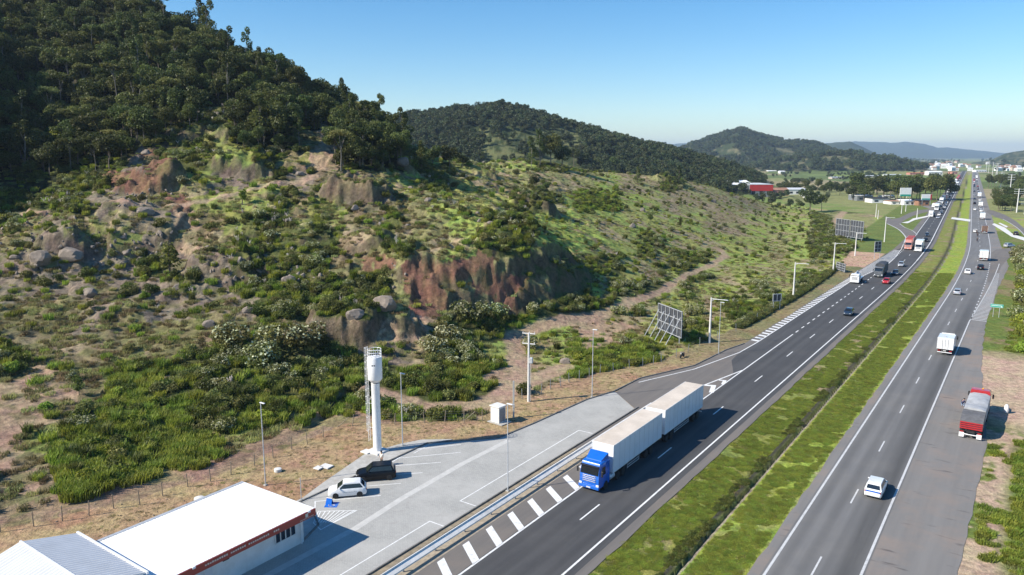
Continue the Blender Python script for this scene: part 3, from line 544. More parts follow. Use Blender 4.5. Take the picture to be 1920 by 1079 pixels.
# gore chevrons behind the trailer
def pl(m, P, w, z=.018):      # mitred ribbon
    P = [Vector((*p[:2], 0)) for p in P]; closed = (P[0]-P[-1]).length < 1e-4; n = len(P)
    if closed: P = P[:-1]; n -= 1
    Q = []
    for i in range(n):
        d0 = (P[i]-P[i-1]).normalized() if (i or closed) else (P[1]-P[0]).normalized(); d1 = (P[(i+1) % n]-P[i]).normalized() if (i < n-1 or closed) else d0
        t = (d0+d1); t = t.normalized() if t.length > 1e-3 else d1; nn = Vector((-t.y, t.x, 0)); nd = Vector((-d1.y, d1.x, 0)); k = w/2/max(.35, abs(nn.dot(nd))); Q += [(*(P[i]-nn*k)[:2], z), (*(P[i]+nn*k)[:2], z)]
    m.add(Q, [(2*i, (2*i+2) % (2*n), (2*i+3) % (2*n), 2*i+1) for i in range(n if closed else n-1)])
pl(mk, [W(96, -41.2), W(108, -39.3), W(120, -36.95)], .25, .0195); pl(mk, [W(99, -37), W(104.5, -38.4), W(103, -40.2)], .9, .0185); pl(mk, [W(105.5, -37), W(109, -37.9), W(108.5, -39.1)], .7, .0185); pl(mk, [W(110.5, -37), W(112.6, -37.4), W(112.4, -38.3)], .5, .0185)
pl(mk, [W(93, -37), W(98, -39.4), W(96, -41.2)], .9, .019)
# lot markings
pl(ml, [W(25, -45.1), W(50.9, -45.2), W(50.9, -42.9-.5)], .13, .016); pl(ml, [W(56, -43.5), W(56, -45.5), W(80.5, -45.5), W(80.5, -43.5)], .13, .016)
for a, b in (((47.4,-57.6),(52.2,-53.1)), ((50.2,-58.6),(55.6,-53.4)), ((53.4,-59.4),(59.0,-53.3)), ((56.6,-59.2),(62.4,-53.5)), ((60.0,-58.8),(66.0,-53.5)), ((63.6,-58.6),(68.0,-55.0))): pl(ml, [W(*a), W(*b)], .12, .0165)
pl(ml, [W(47.4, -57.7), W(46.1, -56.2)], .12, .016); pl(ml, [W(59.2, -58.2), W(61.9, -58.6)], .12, .016); pl(ml, [W(62.6, -57.9), W(65.2, -58.1)], .12, .016)
pl(ml, [W(46.1, -55.7), W(48.4, -52.7), W(43.7, -52.6), W(44.2, -54.2), W(46.1, -55.7)], .12, .016)
for k in range(8):
    t = k/8+.06; pl(ml, [W(46.1+(48.4-46.1)*t, -55.7+3.0*t), W(44.2+(43.7-44.2)*t+.2+.2*k, -54.2+1.55*t)], .11, .0172)
mk.build("road_marking", MT['line_white'], kind="structure"); mo.build("right_road_marking", MT['line_old'], kind="structure"); ml.build("parking_marking", MT['line_white'], kind="structure")
cb = M(); pl(cb, [W(20, UV(667, 991)[1]-.3)]+[G(*q_) for q_ in [(667,991),(757,933),(867,870),(954,826)]], .75, .0145); cb.build("concrete_drain_strip", surf("pale paving band", (.5, .49, .46), .85, .08, 1.2), kind="structure")
gt = M(); gt.add([W(25, -42.35, .03), W(25, -41.35, .03), W(96, -41.5, .03), W(96, -42.5, .03)], [(0, 3, 2, 1)]); gt.build("gutter", MT['concrete_white'], kind="structure")
ss = M(); ss.add([W(25, -41.3, .016), W(25, -40.0, .016), W(98, -40.2, .016), W(98, -41.45, .016)], [(0, 3, 2, 1)]); ss.build("roadside_soil", surf("pale roadside soil", (.33, .28, .21), .95, .2, 2), kind="structure")
# side roads
M_SIDE = M_ASPH_BR
gpoly("side_road", [(1716,462),(1699,462),(1697.8,442),(1684.5,429),(1660,419),(1660,406),(1672,411),(1686,409),(1704,400),(1722,394.5),(1753,391.5),(1766,388),(1780,389),(1772,398),(1752,396),(1732,399),(1712,405),(1700,411),(1692,416),(1688,421),(1697,428),(1711,434),(1720,442)], .010, M_SIDE)
gpoly("shop_forecourt", [(1729,387),(1752,383),(1768,384),(1790,372),(1795,374),(1768,392),(1745,393)], .0075, M_ASPH_SH)
gpoly("right_side_road", [(1849,398),(1853,394),(1862,395),(1884,403),(1905,415),(1930,437),(1960,470),(1960,490),(1935,462),(1921,443),(1912,433),(1899,422),(1880,412),(1866,407)], .010, M_SIDE)
gpoly("right_ramp", [(1848,480),(1869,468),(1896,465),(1925,455),(1960,452),(1960,470),(1912,474),(1892,484),(1877,500),(1869,520),(1862,530),(1852,530)], .010, M_SIDE)
side_lines = M()
def ppl(P, w): pl(side_lines, curve([G(*p)[:2] for p in P], 4), w, .018)
ppl([(1697,455),(1698.5,450),(1697,443),(1684,430),(1664,420)], .45); ppl([(1720,441),(1711,433),(1697,427),(1687,420)], .3); ppl([(1921,442),(1910,430),(1896,420),(1880,411)], .3); side_lines.build("side_road_marking", MT['line_old'], kind="structure")
gpoly("concrete_crossing", [(1783,411),(1785,407.5),(1820,412),(1819,416)], .014, MT['concrete_white']); gpoly("concrete_swale", [(1704,415),(1712,410),(1742,404.5),(1742,406.5),(1715,413),(1702,419),(1690,418)], .014, MT['concrete_white'])
gpoly("right_concrete_swale", [(1860,421),(1864,419),(1884,427),(1900,440),(1922,446),(1922,452),(1896,444),(1876,431)], .014, MT['concrete_white']); gpoly("traffic_island_path", [(1872,419),(1875,418),(1890,425),(1887,427)], .014, MT['concrete_white'])
# ------------------------------------------------------------------ vegetation prototypes (real leaf clumps), kept unlinked and copied
def leafmesh(name, pos, size, mat, up=0.0, seed=0, outward=None, aspect=1.0):
    r = np.random.default_rng(seed); n = len(pos); d = r.normal(size=(n, 3))
    if outward is not None: d = d*.75+outward
    d[:, 2] += up; d /= np.linalg.norm(d, axis=1)[:, None]+1e-9
    t = np.cross(d, r.normal(size=(n, 3))); t /= np.linalg.norm(t, axis=1)[:, None]+1e-9; b = np.cross(d, t)
    s = (size*r.uniform(.6, 1.4, n))[:, None]; V = np.stack([pos-t*s*.5, pos-b*s*.32*aspect, pos+t*s*.55, pos+b*s*.38*aspect], 1).reshape(-1, 3)
    me = bpy.data.meshes.new(name); me.vertices.add(4*n); me.vertices.foreach_set('co', V.astype(np.float32).ravel())
    me.loops.add(4*n); me.loops.foreach_set('vertex_index', np.arange(4*n, dtype=np.int32)); me.polygons.add(n)
    me.polygons.foreach_set('loop_start', np.arange(n, dtype=np.int32)*4); me.polygons.foreach_set('loop_total', np.full(n, 4, np.int32)); me.update()
    at = me.attributes.new('tint', 'FLOAT', 'FACE'); at.data.foreach_set('value', r.uniform(0, 1, n).astype(np.float32)); me.materials.append(mat); return me
def blades(name, n, h, spread, mat, seed, wid=.05, lean=.5):
    r = np.random.default_rng(seed); a = r.uniform(0, 2*np.pi, n); q = spread*np.sqrt(r.uniform(0, 1, n)); bx, by = q*np.cos(a), q*np.sin(a)
    hh = h*r.uniform(.55, 1.15, n); la = r.uniform(0, 2*np.pi, n); ll = lean*r.uniform(.2, 1, n)*hh; wx, wy = -np.sin(la)*wid, np.cos(la)*wid; z = np.zeros(n)
    m1 = np.stack([bx+.35*ll*np.cos(la), by+.35*ll*np.sin(la), hh*.62], 1); tp = np.stack([bx+ll*np.cos(la), by+ll*np.sin(la), hh], 1); w = np.stack([wx, wy, z], 1); b0 = np.stack([bx, by, z-.05], 1)
    V = np.stack([b0-w, b0+w, m1+w*.8, m1-w*.8, tp], 1).reshape(-1, 3); F_ = []
    for i in range(n): k = 5*i; F_ += [(k, k+1, k+2, k+3), (k+3, k+2, k+4)]
    me = bpy.data.meshes.new(name); me.from_pydata(V.tolist(), [], F_); me.update(); at = me.attributes.new('tint', 'FLOAT', 'FACE'); at.data.foreach_set('value', np.repeat(r.uniform(0, 1, n), 2).astype(np.float32)); me.materials.append(mat); return me
def lobes(r, k, R_, H, flat=.8):
    a = r.uniform(0, 2*np.pi, k); q = R_*.55*np.sqrt(r.uniform(0, 1, k)); c = np.stack([q*np.cos(a), q*np.sin(a), H*r.uniform(.3, .72, k)], 1); s = r.uniform(.38, .6, k)*R_
    return c, np.stack([s, s*r.uniform(.8, 1.1, k), np.minimum(s*flat, H*.42)], 1)
def shell(r, cs, ss, n, lo=.72):
    k = r.integers(0, len(cs), n); d = r.normal(size=(n, 3)); d /= np.linalg.norm(d, axis=1)[:, None]; rad_ = r.uniform(lo, 1.06, n)**.6
    p = cs[k]+d*ss[k]*rad_[:, None]; keep = p[:, 2] > .02
    # uneven outline: drop leaves in noisy gaps
    g = np.sin(p[:, 0]*5.1+k)*np.sin(p[:, 1]*4.7-k)*np.sin(p[:, 2]*5.9+2*k); keep &= g < .45
    return p[keep], d[keep]
def shrub_mesh(name, R_, H, n, mat, seed, size=.2, k=7):
    r = np.random.default_rng(seed); cs, ss = lobes(r, k, R_, H); p, d = shell(r, cs, ss, n); return leafmesh(name, p, size, mat, .25, seed+1, d*.6), (cs, ss)
def flower_mesh(name, cs, ss, n, seed, size=.17):
    r = np.random.default_rng(seed); p, d = shell(r, cs, ss, n, .98); k = d[:, 2] > .1; p = p[k]+d[k]*.04
    g = np.sin(p[:, 0]*3.3)*np.sin(p[:, 1]*3.9+1)+.2*np.sin(p[:, 2]*7); p, d = p[g > -.15], d[k][g > -.15]; return leafmesh(name, p, size, MT['flower'], .8, seed, d*.8)
def trunk_mesh(name, H, r0, branches, mat, seed, lean=.12):
    r = random.Random(seed); m = M(); pts_ = [Vector((0, 0, -.6))]; x = y = 0
    for i in range(1, 6): x += r.uniform(-lean, lean)*H/5; y += r.uniform(-lean, lean)*H/5; pts_.append(Vector((x, y, H*i/5)))
    for i in range(5): m.tube(pts_[i], pts_[i+1], r0*(1-.15*i), r0*(1-.15*(i+1)), 6, False)
    for (bx, by, bz) in branches:
        t = max(.35, min(.9, bz/H-.25)); i = min(4, int(t*5)); q = pts_[i]; m.tube(q, (bx*.8, by*.8, bz), r0*.4, r0*.12, 5, False)
    return m, pts_
PCOL = bpy.data.collections.new("prototypes")
def proto(me): o = bpy.data.objects.new(me.name, me); return o
def make_tree(kind, seed):
    r = np.random.default_rng(seed)
    if kind == 'broad':
        H = r.uniform(7, 9); R_ = r.uniform(2.8, 3.6); k = 9; a = r.uniform(0, 6.28, k); q = R_*.6*np.sqrt(r.uniform(0, 1, k)); cs = np.stack([q*np.cos(a), q*np.sin(a), H*r.uniform(.5, .88, k)], 1); s = r.uniform(1.1, 1.8, k); ss = np.stack([s, s, s*.75], 1); p, d = shell(r, cs, ss, 2300, .6); cm = leafmesh("crown", p, .42, MT['fol_dark'], .35, seed, d*.7)
    elif kind == 'umbrella':
        H = r.uniform(9, 11); k = 8; a = r.uniform(0, 6.28, k); q = 2.6*np.sqrt(r.uniform(.1, 1, k)); cs = np.stack([q*np.cos(a), q*np.sin(a), H*r.uniform(.82, .95, k)], 1); s = r.uniform(.9, 1.5, k); ss = np.stack([s, s, s*.4], 1); p, d = shell(r, cs, ss, 1300, .5); cm = leafmesh("crown", p, .4, MT['fol_olive'] if seed % 2 else MT['fol_dark'], .8, seed, d*.4)
    elif kind == 'tall':
        H = r.uniform(11, 14); k = 12; a = r.uniform(0, 6.28, k); zz = np.linspace(.35, .98, k); q = 1.5*(1.15-zz)+.5; cs = np.stack([q*np.cos(a), q*np.sin(a), H*zz], 1); s = r.uniform(.9, 1.5, k)*(1.35-zz*.7); ss = np.stack([s, s, s*1.0], 1); p, d = shell(r, cs, ss, 2200, .5); cm = leafmesh("crown", p, .4, MT['fol_dark'], .2, seed, d*.5)
    elif kind == 'cone':
        H = r.uniform(7, 9); k = 14; a = r.uniform(0, 6.28, k); zz = np.linspace(.18, 1.0, k); q = 1.3*(1-zz)+.1; cs = np.stack([q*np.cos(a), q*np.sin(a), H*zz], 1); s = 1.55*(1.1-zz)+.3; ss = np.stack([s, s, s*.55], 1); p, d = shell(r, cs, ss, 2000, .5); cm = leafmesh("crown", p, .36, MT['fol_dark'], .3, seed, d*.5)
    else:
        H = r.uniform(3.2, 4); k = 6; a = r.uniform(0, 6.28, k); q = .5*np.sqrt(r.uniform(0, 1, k)); cs = np.stack([q*np.cos(a), q*np.sin(a), H*r.uniform(.35, .9, k)], 1); s = r.uniform(.5, .8, k); ss = np.stack([s, s, s], 1); p, d = shell(r, cs, ss, 800, .4); cm = leafmesh("crown", p, .26, MT['fol_bright'] if kind == 'lime' else MT['fol_shrub'], .3, seed, d*.5)
    tm, _ = trunk_mesh("trunk", H*.86, .17 if kind != 'sap' else .07, [tuple(c) for c in cs[::2]], MT['bark_pale'] if kind in ('umbrella', 'tall') else MT['bark'], seed)
    to = bpy.data.meshes.new("trunk"); to.from_pydata(tm.v, [], tm.f); to.update(); to.materials.append(MT['bark_pale'] if kind in ('umbrella', 'tall') else MT['bark'])
    return cm, to, H
TREES = {k: [make_tree(k, 100+10*i+j) for j in range(n)] for i, (k, n) in enumerate((('broad', 5), ('umbrella', 3), ('tall', 3), ('cone', 2), ('sap', 2), ('lime', 1)))}
def joined(cm, tm, name):   # one mesh for dense instanced woods
    bm = bmesh.new(); bm.from_mesh(cm); bm.from_mesh(tm); me = bpy.data.meshes.new(name); n1 = len(cm.polygons); bm.to_mesh(me); bm.free()
    me.materials.append(cm.materials[0]); me.materials.append(tm.materials[0]); mi = np.zeros(len(me.polygons), np.int32); mi[n1:] = 1; me.polygons.foreach_set('material_index', mi); me.update(); return me
SHR = []; FLW = []
for i in range(5): me_, ls = shrub_mesh("foliage", 1.15, 1.35, 900, MT['fol_shrub'] if i < 3 else MT['fol_olive'], 300+i); SHR.append(me_)
for i in range(2): SHR.append(shrub_mesh('foliage', 1.2, 1.1, 900, MT['fol_bright'], 310+i, .24)[0])
for i in range(3): me_, ls = shrub_mesh("foliage", 1.5, 1.6, 1100, MT['fol_olive'], 320+i); FLW.append((me_, flower_mesh("flower_cluster", *ls, 900, 330+i)))
LUSH = [blades("lush_grass", 130, .8, .75, MT['fol_bright'], 340+i, .045, .7) for i in range(3)]; CANE = [blades("cane_clump", 190, 2.3, .8, MT['fol_shrub' if i else 'fol_bright'], 350+i, .07, .5) for i in range(2)]
DRYG = [blades("dry_grass", 70, .4, .55, MT['fol_dry'], 360+i, .03, .8) for i in range(2)]; OLG = [blades('field_grass', 90, .4, .7, MT['fol_field'], 370+i, .035, .9) for i in range(2)]
def pampas(seed):
    b = blades("tuft", 130, 1.3, .5, MT['fol_olive'], seed, .04, .8); r = np.random.default_rng(seed); P = []
    for i in range(7):
        a = r.uniform(0, 6.28); q = r.uniform(.1, .5); x, y = q*math.cos(a), q*math.sin(a); h = r.uniform(1.5, 2.1)
        for t in np.linspace(0, 1, 14): P.append((x*(1+t*.5)+r.normal()*.05, y*(1+t*.5)+r.normal()*.05, h-.2+t*.55))
    return b, leafmesh("plume", np.array(P), .16, MT['plume'], 0, seed)
PAM = [pampas(380+i) for i in range(2)]
def rock_mesh(seed, sx=1, sy=1, sz=.8, ang=False):
    bm = bmesh.new(); bmesh.ops.create_icosphere(bm, subdivisions=3, radius=1)
    r = random.Random(seed); pl_ = [(Vector((r.gauss(0, 1), r.gauss(0, 1), r.gauss(0, .8))).normalized(), r.uniform(.55, .85)) for _ in range(14 if ang else 6)]
    for v in bm.verts:
        n = v.co.normalized(); d = 1+.12*math.sin(n.x*3+seed)*math.sin(n.y*4+seed*2)+.05*math.sin(n.z*11+seed)*math.sin(n.x*9)
        for q, o in pl_:
            k = n.dot(q)
            if k > 0: d = min(d, o/max(k, .05)) if k*d > o else d
        v.co = Vector((n.x*d*sx, n.y*d*sy, n.z*d*sz))
    me = bpy.data.meshes.new("boulder"); bm.to_mesh(me); bm.free(); me.materials.append(MT['rock']); return me
ROCK = [rock_mesh(i, 1, r0, r1, a) for i, (r0, r1, a) in enumerate([(.8, .7, True), (.9, .6, True), (.7, .8, True), (.95, .85, False), (.9, .75, False)])]

def instancer(name, meshes, P, rz, sc, idx, label, cat, tilt=None):
    n = len(P)
    if n == 0: return
    me = bpy.data.meshes.new(name); me.vertices.add(n); me.vertices.foreach_set('co', np.asarray(P, np.float32).ravel())
    rot = np.zeros((n, 3), np.float32); rot[:, 2] = rz
    if tilt is not None: rot[:, :2] = tilt
    for nm, ty, arr in (('rot', 'FLOAT_VECTOR', rot), ('scl', 'FLOAT_VECTOR', np.asarray(sc, np.float32)), ('pid', 'INT', np.asarray(idx, np.int32))):
        at = me.attributes.new(nm, ty, 'POINT'); at.data.foreach_set('vector' if ty == 'FLOAT_VECTOR' else 'value', arr.ravel())
    o = bpy.data.objects.new(name, me); C.objects.link(o); setp(o, label, cat, kind='stuff')
    col = bpy.data.collections.new(name+"_parts")
    for i, m_ in enumerate(meshes): col.objects.link(bpy.data.objects.new("%s_%02d" % (name, i), m_))
    g = bpy.data.node_groups.new(name+"_scatter", 'GeometryNodeTree'); g.interface.new_socket("Geometry", in_out='INPUT', socket_type='NodeSocketGeometry'); g.interface.new_socket("Geometry", in_out='OUTPUT', socket_type='NodeSocketGeometry')
    gi = g.nodes.new('NodeGroupInput'); gout = g.nodes.new('NodeGroupOutput'); ci = g.nodes.new('GeometryNodeCollectionInfo'); ci.inputs['Collection'].default_value = col; ci.inputs['Separate Children'].default_value = True; ci.inputs['Reset Children'].default_value = True
    ip = g.nodes.new('GeometryNodeInstanceOnPoints'); ip.inputs['Pick Instance'].default_value = True
    def na_(nm, ty): q = g.nodes.new('GeometryNodeInputNamedAttribute'); q.data_type = ty; q.inputs['Name'].default_value = nm; return q.outputs['Attribute']
    e2r = g.nodes.new('FunctionNodeEulerToRotation'); g.links.new(na_('rot', 'FLOAT_VECTOR'), e2r.inputs[0]); g.links.new(gi.outputs[0], ip.inputs['Points']); g.links.new(ci.outputs[0], ip.inputs['Instance']); g.links.new(na_('pid', 'INT'), ip.inputs['Instance Index']); g.links.new(e2r.outputs[0], ip.inputs['Rotation']); g.links.new(na_('scl', 'FLOAT_VECTOR'), ip.inputs['Scale']); g.links.new(ip.outputs[0], gout.inputs[0])
    md = o.modifiers.new("scatter", 'NODES'); md.node_group = g; return o
def scl(n, lo, hi, zl=.85, zh=1.2):
    s = rng.uniform(lo, hi, n); return np.stack([s, s*rng.uniform(.85, 1.15, n), s*rng.uniform(zl, zh, n)], 1)

# ------------------------------------------------------------------ scatter positions on the hillside
def polar_pts(n, r0, r1, a0=-38, a1=30):
    rr = np.sqrt(rng.uniform(r0*r0, r1*r1, n)); aa = np.radians(rng.uniform(a0, a1, n)); return rr*np.sin(aa), rr*np.cos(aa)
def slope(x, y):
    e = .6; return np.hypot(hz(x+e, y)-hz(x-e, y), hz(x, y+e)-hz(x, y-e))/(2*e)
x, y = polar_pts(285000, 58, 575, -40, 28); z = hz(x, y); u = x*DD[0]+y*DD[1]; v = x*NN[0]+y*NN[1]; fd = np.interp(u, FU, FV)-v; cv = cover(x, y, z); px, py = proj(x, y, z)
on = (fd > np.where(u < 69, 5.0+2*fbm(x, y, 6, 2, 82), 1.0)) | ((u > 268) & (v-SH(u) < np.interp(u, [268, 330, 345, 380, 420, 600], [-58, -57, -53, -57, -76, -130])))
for P, w in PATHW: d, s, t = polydist(x, y, P); on &= d > w+.4
inb = on & (px > -60) | (on & (u > 262) & (px > -60)); inb = inb & (px < 1700) & (slope(x, y) < 1.0+.35*rng.uniform(0, 1, len(x)))
rnd = rng.uniform(0, 1, len(x)); cl2 = fbm(x, y, 7, 3, 81); cell_ = 139000*1.0/190000*(68/65)
dens = {  # expected plants per m2 by class F S W B g y D R k P
 'shrub': [.15, .26, .055, .08, .008, .008, .003, .010, .03, .16], 'flower': [0, .03, .08, 0, .004, .001, 0, 0, .0, .02], 'cane': [0, .10, .04, .10, .01, 0, 0, 0, 0, .03],
 'lush': [.1, .25, .2, 1.3, .05, .03, .005, .02, .05, .3], 'olive': [.1, .2, .3, .3, .28, .2, .03, .06, .12, .4], 'dry': [0, .02, .05, .02, .22, .55, .08, .06, .12, .2], 'pampas': [0, .006, .003, 0, .001, 0, 0, 0, .002, .07]}
def pick(kind, k=1.0):
    d = np.array(dens[kind])[cv]*.73*k; mod = np.where((px > 1000) & (cv == 4), .55, 1)*np.clip(1+3.8*cl2, .03, 2.8) if kind in ('shrub', 'flower', 'cane') else np.clip(1+1.5*cl2, .3, 1.8)
    if kind in ('olive', 'dry', 'lush'): d = d*np.clip(1.35-y/260, .12, 1)
    return inb & (rng.uniform(0, 1, len(x)) < d*mod)
S_ID = np.where(pick('shrub'))[0]; F_ID = np.where(pick('flower'))[0]; P_ID = np.where(pick('pampas'))[0]
ZG = [(0,330,["in the dark wood at the far left","under the left hill wood","on the grassy mound below the wood","at the wood edge under the skyline","right of the rocky cut at the wood end","beside the tree row on the grassy crest","on the bright field under the far hill","on the brown crest left of the bushy mound","on the crest near the bushy mound","at the right end of the brown crest"]),
 (330,430,["above the big left boulders","on the terrace beside the rubble mound","left of the lime young tree","on the grassy ledge by the upright block","around the dark overhang","above the red cliff top","by the two round boulders","left of the pale round boulder","right of the pale round boulder","on the far green slope before the halls"]),
 (430,520,["among the big left boulders","in the left rubble slope","by the dark rock cut","high in the dark thicket","left of the red cliff","on the red cliff","at the right end of the red cliff","in the flowering slope above the track","above the bend of the track","in the scrub below the double billboard"]),
 (520,620,["on the dry slope under the left boulders","by the bare domed rock","below the rubble on the dry slope","low in the dark thicket","on the red scree","at the foot of the red cliff","by the large blossoming shrub","beside the dirt track fork","behind the big billboard","along the verge near the small board"]),
 (620,730,["on the bare left slope","at the top left of the fence thicket","among the white-flowering bushes","in the thicket left of the water tower","behind the water tank","right of the water tower","beside the transformer pole track","in the bright grass before the billboard","at the verge fence below the billboard","on the lower verge"]),
 (730,2000,["on the bare bank at the lower left","in the bright fence thicket","at the foot of the fence thicket","behind the steel lamp post on the bank","beside the dug trench","by the fence corner","behind the kiosk","on the lower verge","on the lower verge","on the lower verge"])]
def zone(px, py):
    for a, b, L_ in ZG:
        if py < b: return L_[int(min(9, max(0, px//160 if px < 1500 else 9)))]
    return ZG[-1][2][0]
def size_word(s): return "small" if s < .95 else "large" if s > 1.3 else "middling"
def spread(ids, smin, smax, far=1.0):
    s = scl(len(ids), smin, smax); k = (np.clip(y[ids]/260, .9, 1.05)*np.where(px[ids] > 1000, .8, 1))[:, None]; return s*k
def place_things(kind, ids, sc, nmax, mk):
    app = sc[:, 0]/y[ids]*(1.0*(py[ids] > 60)); o = np.argsort(-app); take = o[:nmax]; rest = o[nmax:]
    for i in take: mk(ids[i], sc[i])
    return ids[rest], sc[rest]
def mk_shrub(i, s):
    o = bpy.data.objects.new("shrub", SHR[SP[i]]); C.objects.link(o); o.location = (x[i], y[i], z[i]-.1*s[2]); o.rotation_euler = (0, 0, rng.uniform(0, 6.28)); o.scale = s
    zn = zone(px[i], py[i]); cw = "bright green" if SP[i] > 4 else "dark green" if SP[i] < 3 else "olive"; setp(o, size_word(s[0])+" "+cw+" shrub "+zn, "shrub", size_word(s[0])+" "+cw+" shrubs "+zn)
SP = np.where(rng.uniform(0, 1, len(x)) < np.where(cv == 3, .6, np.where(cv == 4, .3, .08)), rng.integers(5, 7, len(x)), rng.integers(0, 5, len(x)))
sS = spread(S_ID, .7, 1.5); rid, rsc = place_things('shrub', S_ID, sS, 290, mk_shrub)
instancer("shrub_thicket", SHR, np.stack([x[rid], y[rid], z[rid]-.1], 1), rng.uniform(0, 6.28, len(rid)), rsc, SP[rid], "dense green shrub thicket covering the hillside", "thicket")
def mk_flower(i, s):
    k = int(rng.integers(0, 3)); zn = zone(px[i], py[i]); e = empty("flowering_shrub", (x[i], y[i], z[i]-.1), rng.uniform(0, 6.28), size_word(s[0])+" cream-blossomed shrub "+zn, "shrub", size_word(s[0])+" blossoming shrubs "+zn); e.scale = s
    for m_ in FLW[k]: o = bpy.data.objects.new(m_.name, m_); C.objects.link(o); o.parent = e
sF = spread(F_ID, .7, 1.4); rid, rsc = place_things('flower', F_ID, sF, 160, mk_flower)
FJ = []
for a_, b_ in FLW:
    FJ.append(joined(a_, b_, "flowering_thicket"))
instancer("flowering_thicket", FJ, np.stack([x[rid], y[rid], z[rid]-.1], 1), rng.uniform(0, 6.28, len(rid)), rsc, rng.integers(0, 3, len(rid)), "cream flowering scrub spread over the open slope", "thicket")
PJ = [joined(a_, b_, "pampas") for a_, b_ in PAM]
def mk_pampas(i, s):
    k = int(rng.integers(0, 2)); zn = zone(px[i], py[i]); e = empty("pampas_grass", (x[i], y[i], z[i]-.05), rng.uniform(0, 6.28), "pampas grass clump with pale plumes "+zn, "grass clump", "pampas clumps "+zn); e.scale = s
    for m_ in PAM[k]: o = bpy.data.objects.new(m_.name, m_); C.objects.link(o); o.parent = e
sP = spread(P_ID, .7, 1.1); place_things('pampas', P_ID, sP, 100, mk_pampas)
ids = np.where(pick('cane'))[0]; s = spread(ids, .6, 1.1); s[:, 2] *= .75; instancer("cane_thicket", CANE, np.stack([x[ids], y[ids], z[ids]], 1), rng.uniform(0, 6.28, len(ids)), s, rng.integers(0, 2, len(ids)), "tall green cane and reed thicket on the lower slope", "thicket")
g1 = np.where(pick('lush', 1.3))[0]; g2 = np.where(pick('olive', 1.3))[0]; g3 = np.where(pick('dry', 1.3))[0]
gi_ = np.concatenate([g1, g2, g3]); pid = np.concatenate([rng.integers(0, 3, len(g1)), 3+rng.integers(0, 2, len(g2)), 5+rng.integers(0, 2, len(g3))]); s = spread(gi_, .8, 1.5); s[:, 2] *= np.where(y[gi_] > 190, .6, 1.0)
instancer("hillside_grass", LUSH+OLG+DRYG, np.stack([x[gi_], y[gi_], z[gi_]], 1), rng.uniform(0, 6.28, len(gi_)), s, pid, "tufts of green and dry grass growing over the slope", "grass")
# ------------------------------------------------------------------ forest on the left hill
fx, fy = polar_pts(22000, 150, 470, -44, 0); fz = hz(fx, fy); fc_ = cover(fx, fy, fz); fpx, fpy = proj(fx, fy, fz)
ok = (fc_ == 0) & (fpx < 760) & (fz > 18) & (fpy < 330); ok |= (fpx < 700) & (fpy < 200) & (fz > 30)
k_ = np.where(ok & (rng.uniform(0, 1, len(fx)) < np.where(fy > 320, .35, 1)))[0]; order = rng.permutation(k_); keep = []; grid = {}
for i in order:
    c_ = (int(fx[i]//3.1), int(fy[i]//3.1))
    if any((c_[0]+a_, c_[1]+b_) in grid and (fx[grid[(c_[0]+a_, c_[1]+b_)]]-fx[i])**2+(fy[grid[(c_[0]+a_, c_[1]+b_)]]-fy[i])**2 < 7.5 for a_ in (-1, 0, 1) for b_ in (-1, 0, 1)): continue
    grid[c_] = i; keep.append(i)
keep = np.array(keep); print("forest trees", len(keep))
vis = (fpx[keep] > -30) & (fpy[keep] > -60) & (fy[keep] < 330); sc_ = np.where(vis, 1/fy[keep], 0)*rng.uniform(.8, 1.2, len(keep)); o_ = np.argsort(-sc_)
# the ones nearest the skyline and the wood edge stand as trees of their own
kinds = rng.choice(['broad', 'umbrella', 'tall'], len(keep), p=[.87, .07, .06])
def mk_tree(kind, X, Y, Z, s, label, group=None, name="tree", cat="tree"):
    cm, tm, H = TREES[kind][int(rng.integers(0, len(TREES[kind])))]; e = empty(name, (X, Y, Z-.25), rng.uniform(0, 6.28), label, cat, group); e.scale = (s, s*rng.uniform(.9, 1.1), s*rng.uniform(.9, 1.1))
    for m_ in (cm, tm): o = bpy.data.objects.new(m_.name, m_); C.objects.link(o); o.parent = e
    return e
def fzone(a, b):
    cx_ = ["at the left frame edge", "left of the wood's middle", "in the wood's middle", "right of the wood's middle", "near the falling skyline", "at the wood's right end"][int(min(5, max(0, a//125)))]
    return ("high up " if b < 60 else "halfway up " if b < 150 else "low down " if b < 230 else "at the foot ")+cx_
LB = {'broad': "round dark tree", 'umbrella': "flat-topped tree on a thin trunk", 'tall': "tall narrow tree"}
for i in o_[:290]: k = keep[i]; kd = kinds[i]; sz = rng.uniform(.6, 1.2); lb = ("smaller " if sz < .9 else "larger " if sz > 1.03 else "")+LB[kd]+" "+fzone(fpx[k], fpy[k]); mk_tree(kd, fx[k], fy[k], fz[k], sz, lb, lb, "forest_tree")
rest = keep[o_[290:]]; TJ = [joined(a_, b_, "forest") for kd in ('broad', 'umbrella', 'tall') for a_, b_, _ in TREES[kd]]; rk = kinds[o_[290:]]
pid = np.where(rk == 'broad', rng.integers(0, 5, len(rest)), np.where(rk == 'umbrella', 5+rng.integers(0, 3, len(rest)), 8+rng.integers(0, 3, len(rest)))); s = scl(len(rest), .6, 1.25)
instancer("forest", TJ, np.stack([fx[rest], fy[rest], fz[rest]-.25], 1), rng.uniform(0, 6.28, len(rest)), s, pid, "dense dark forest covering the left hill", "forest")
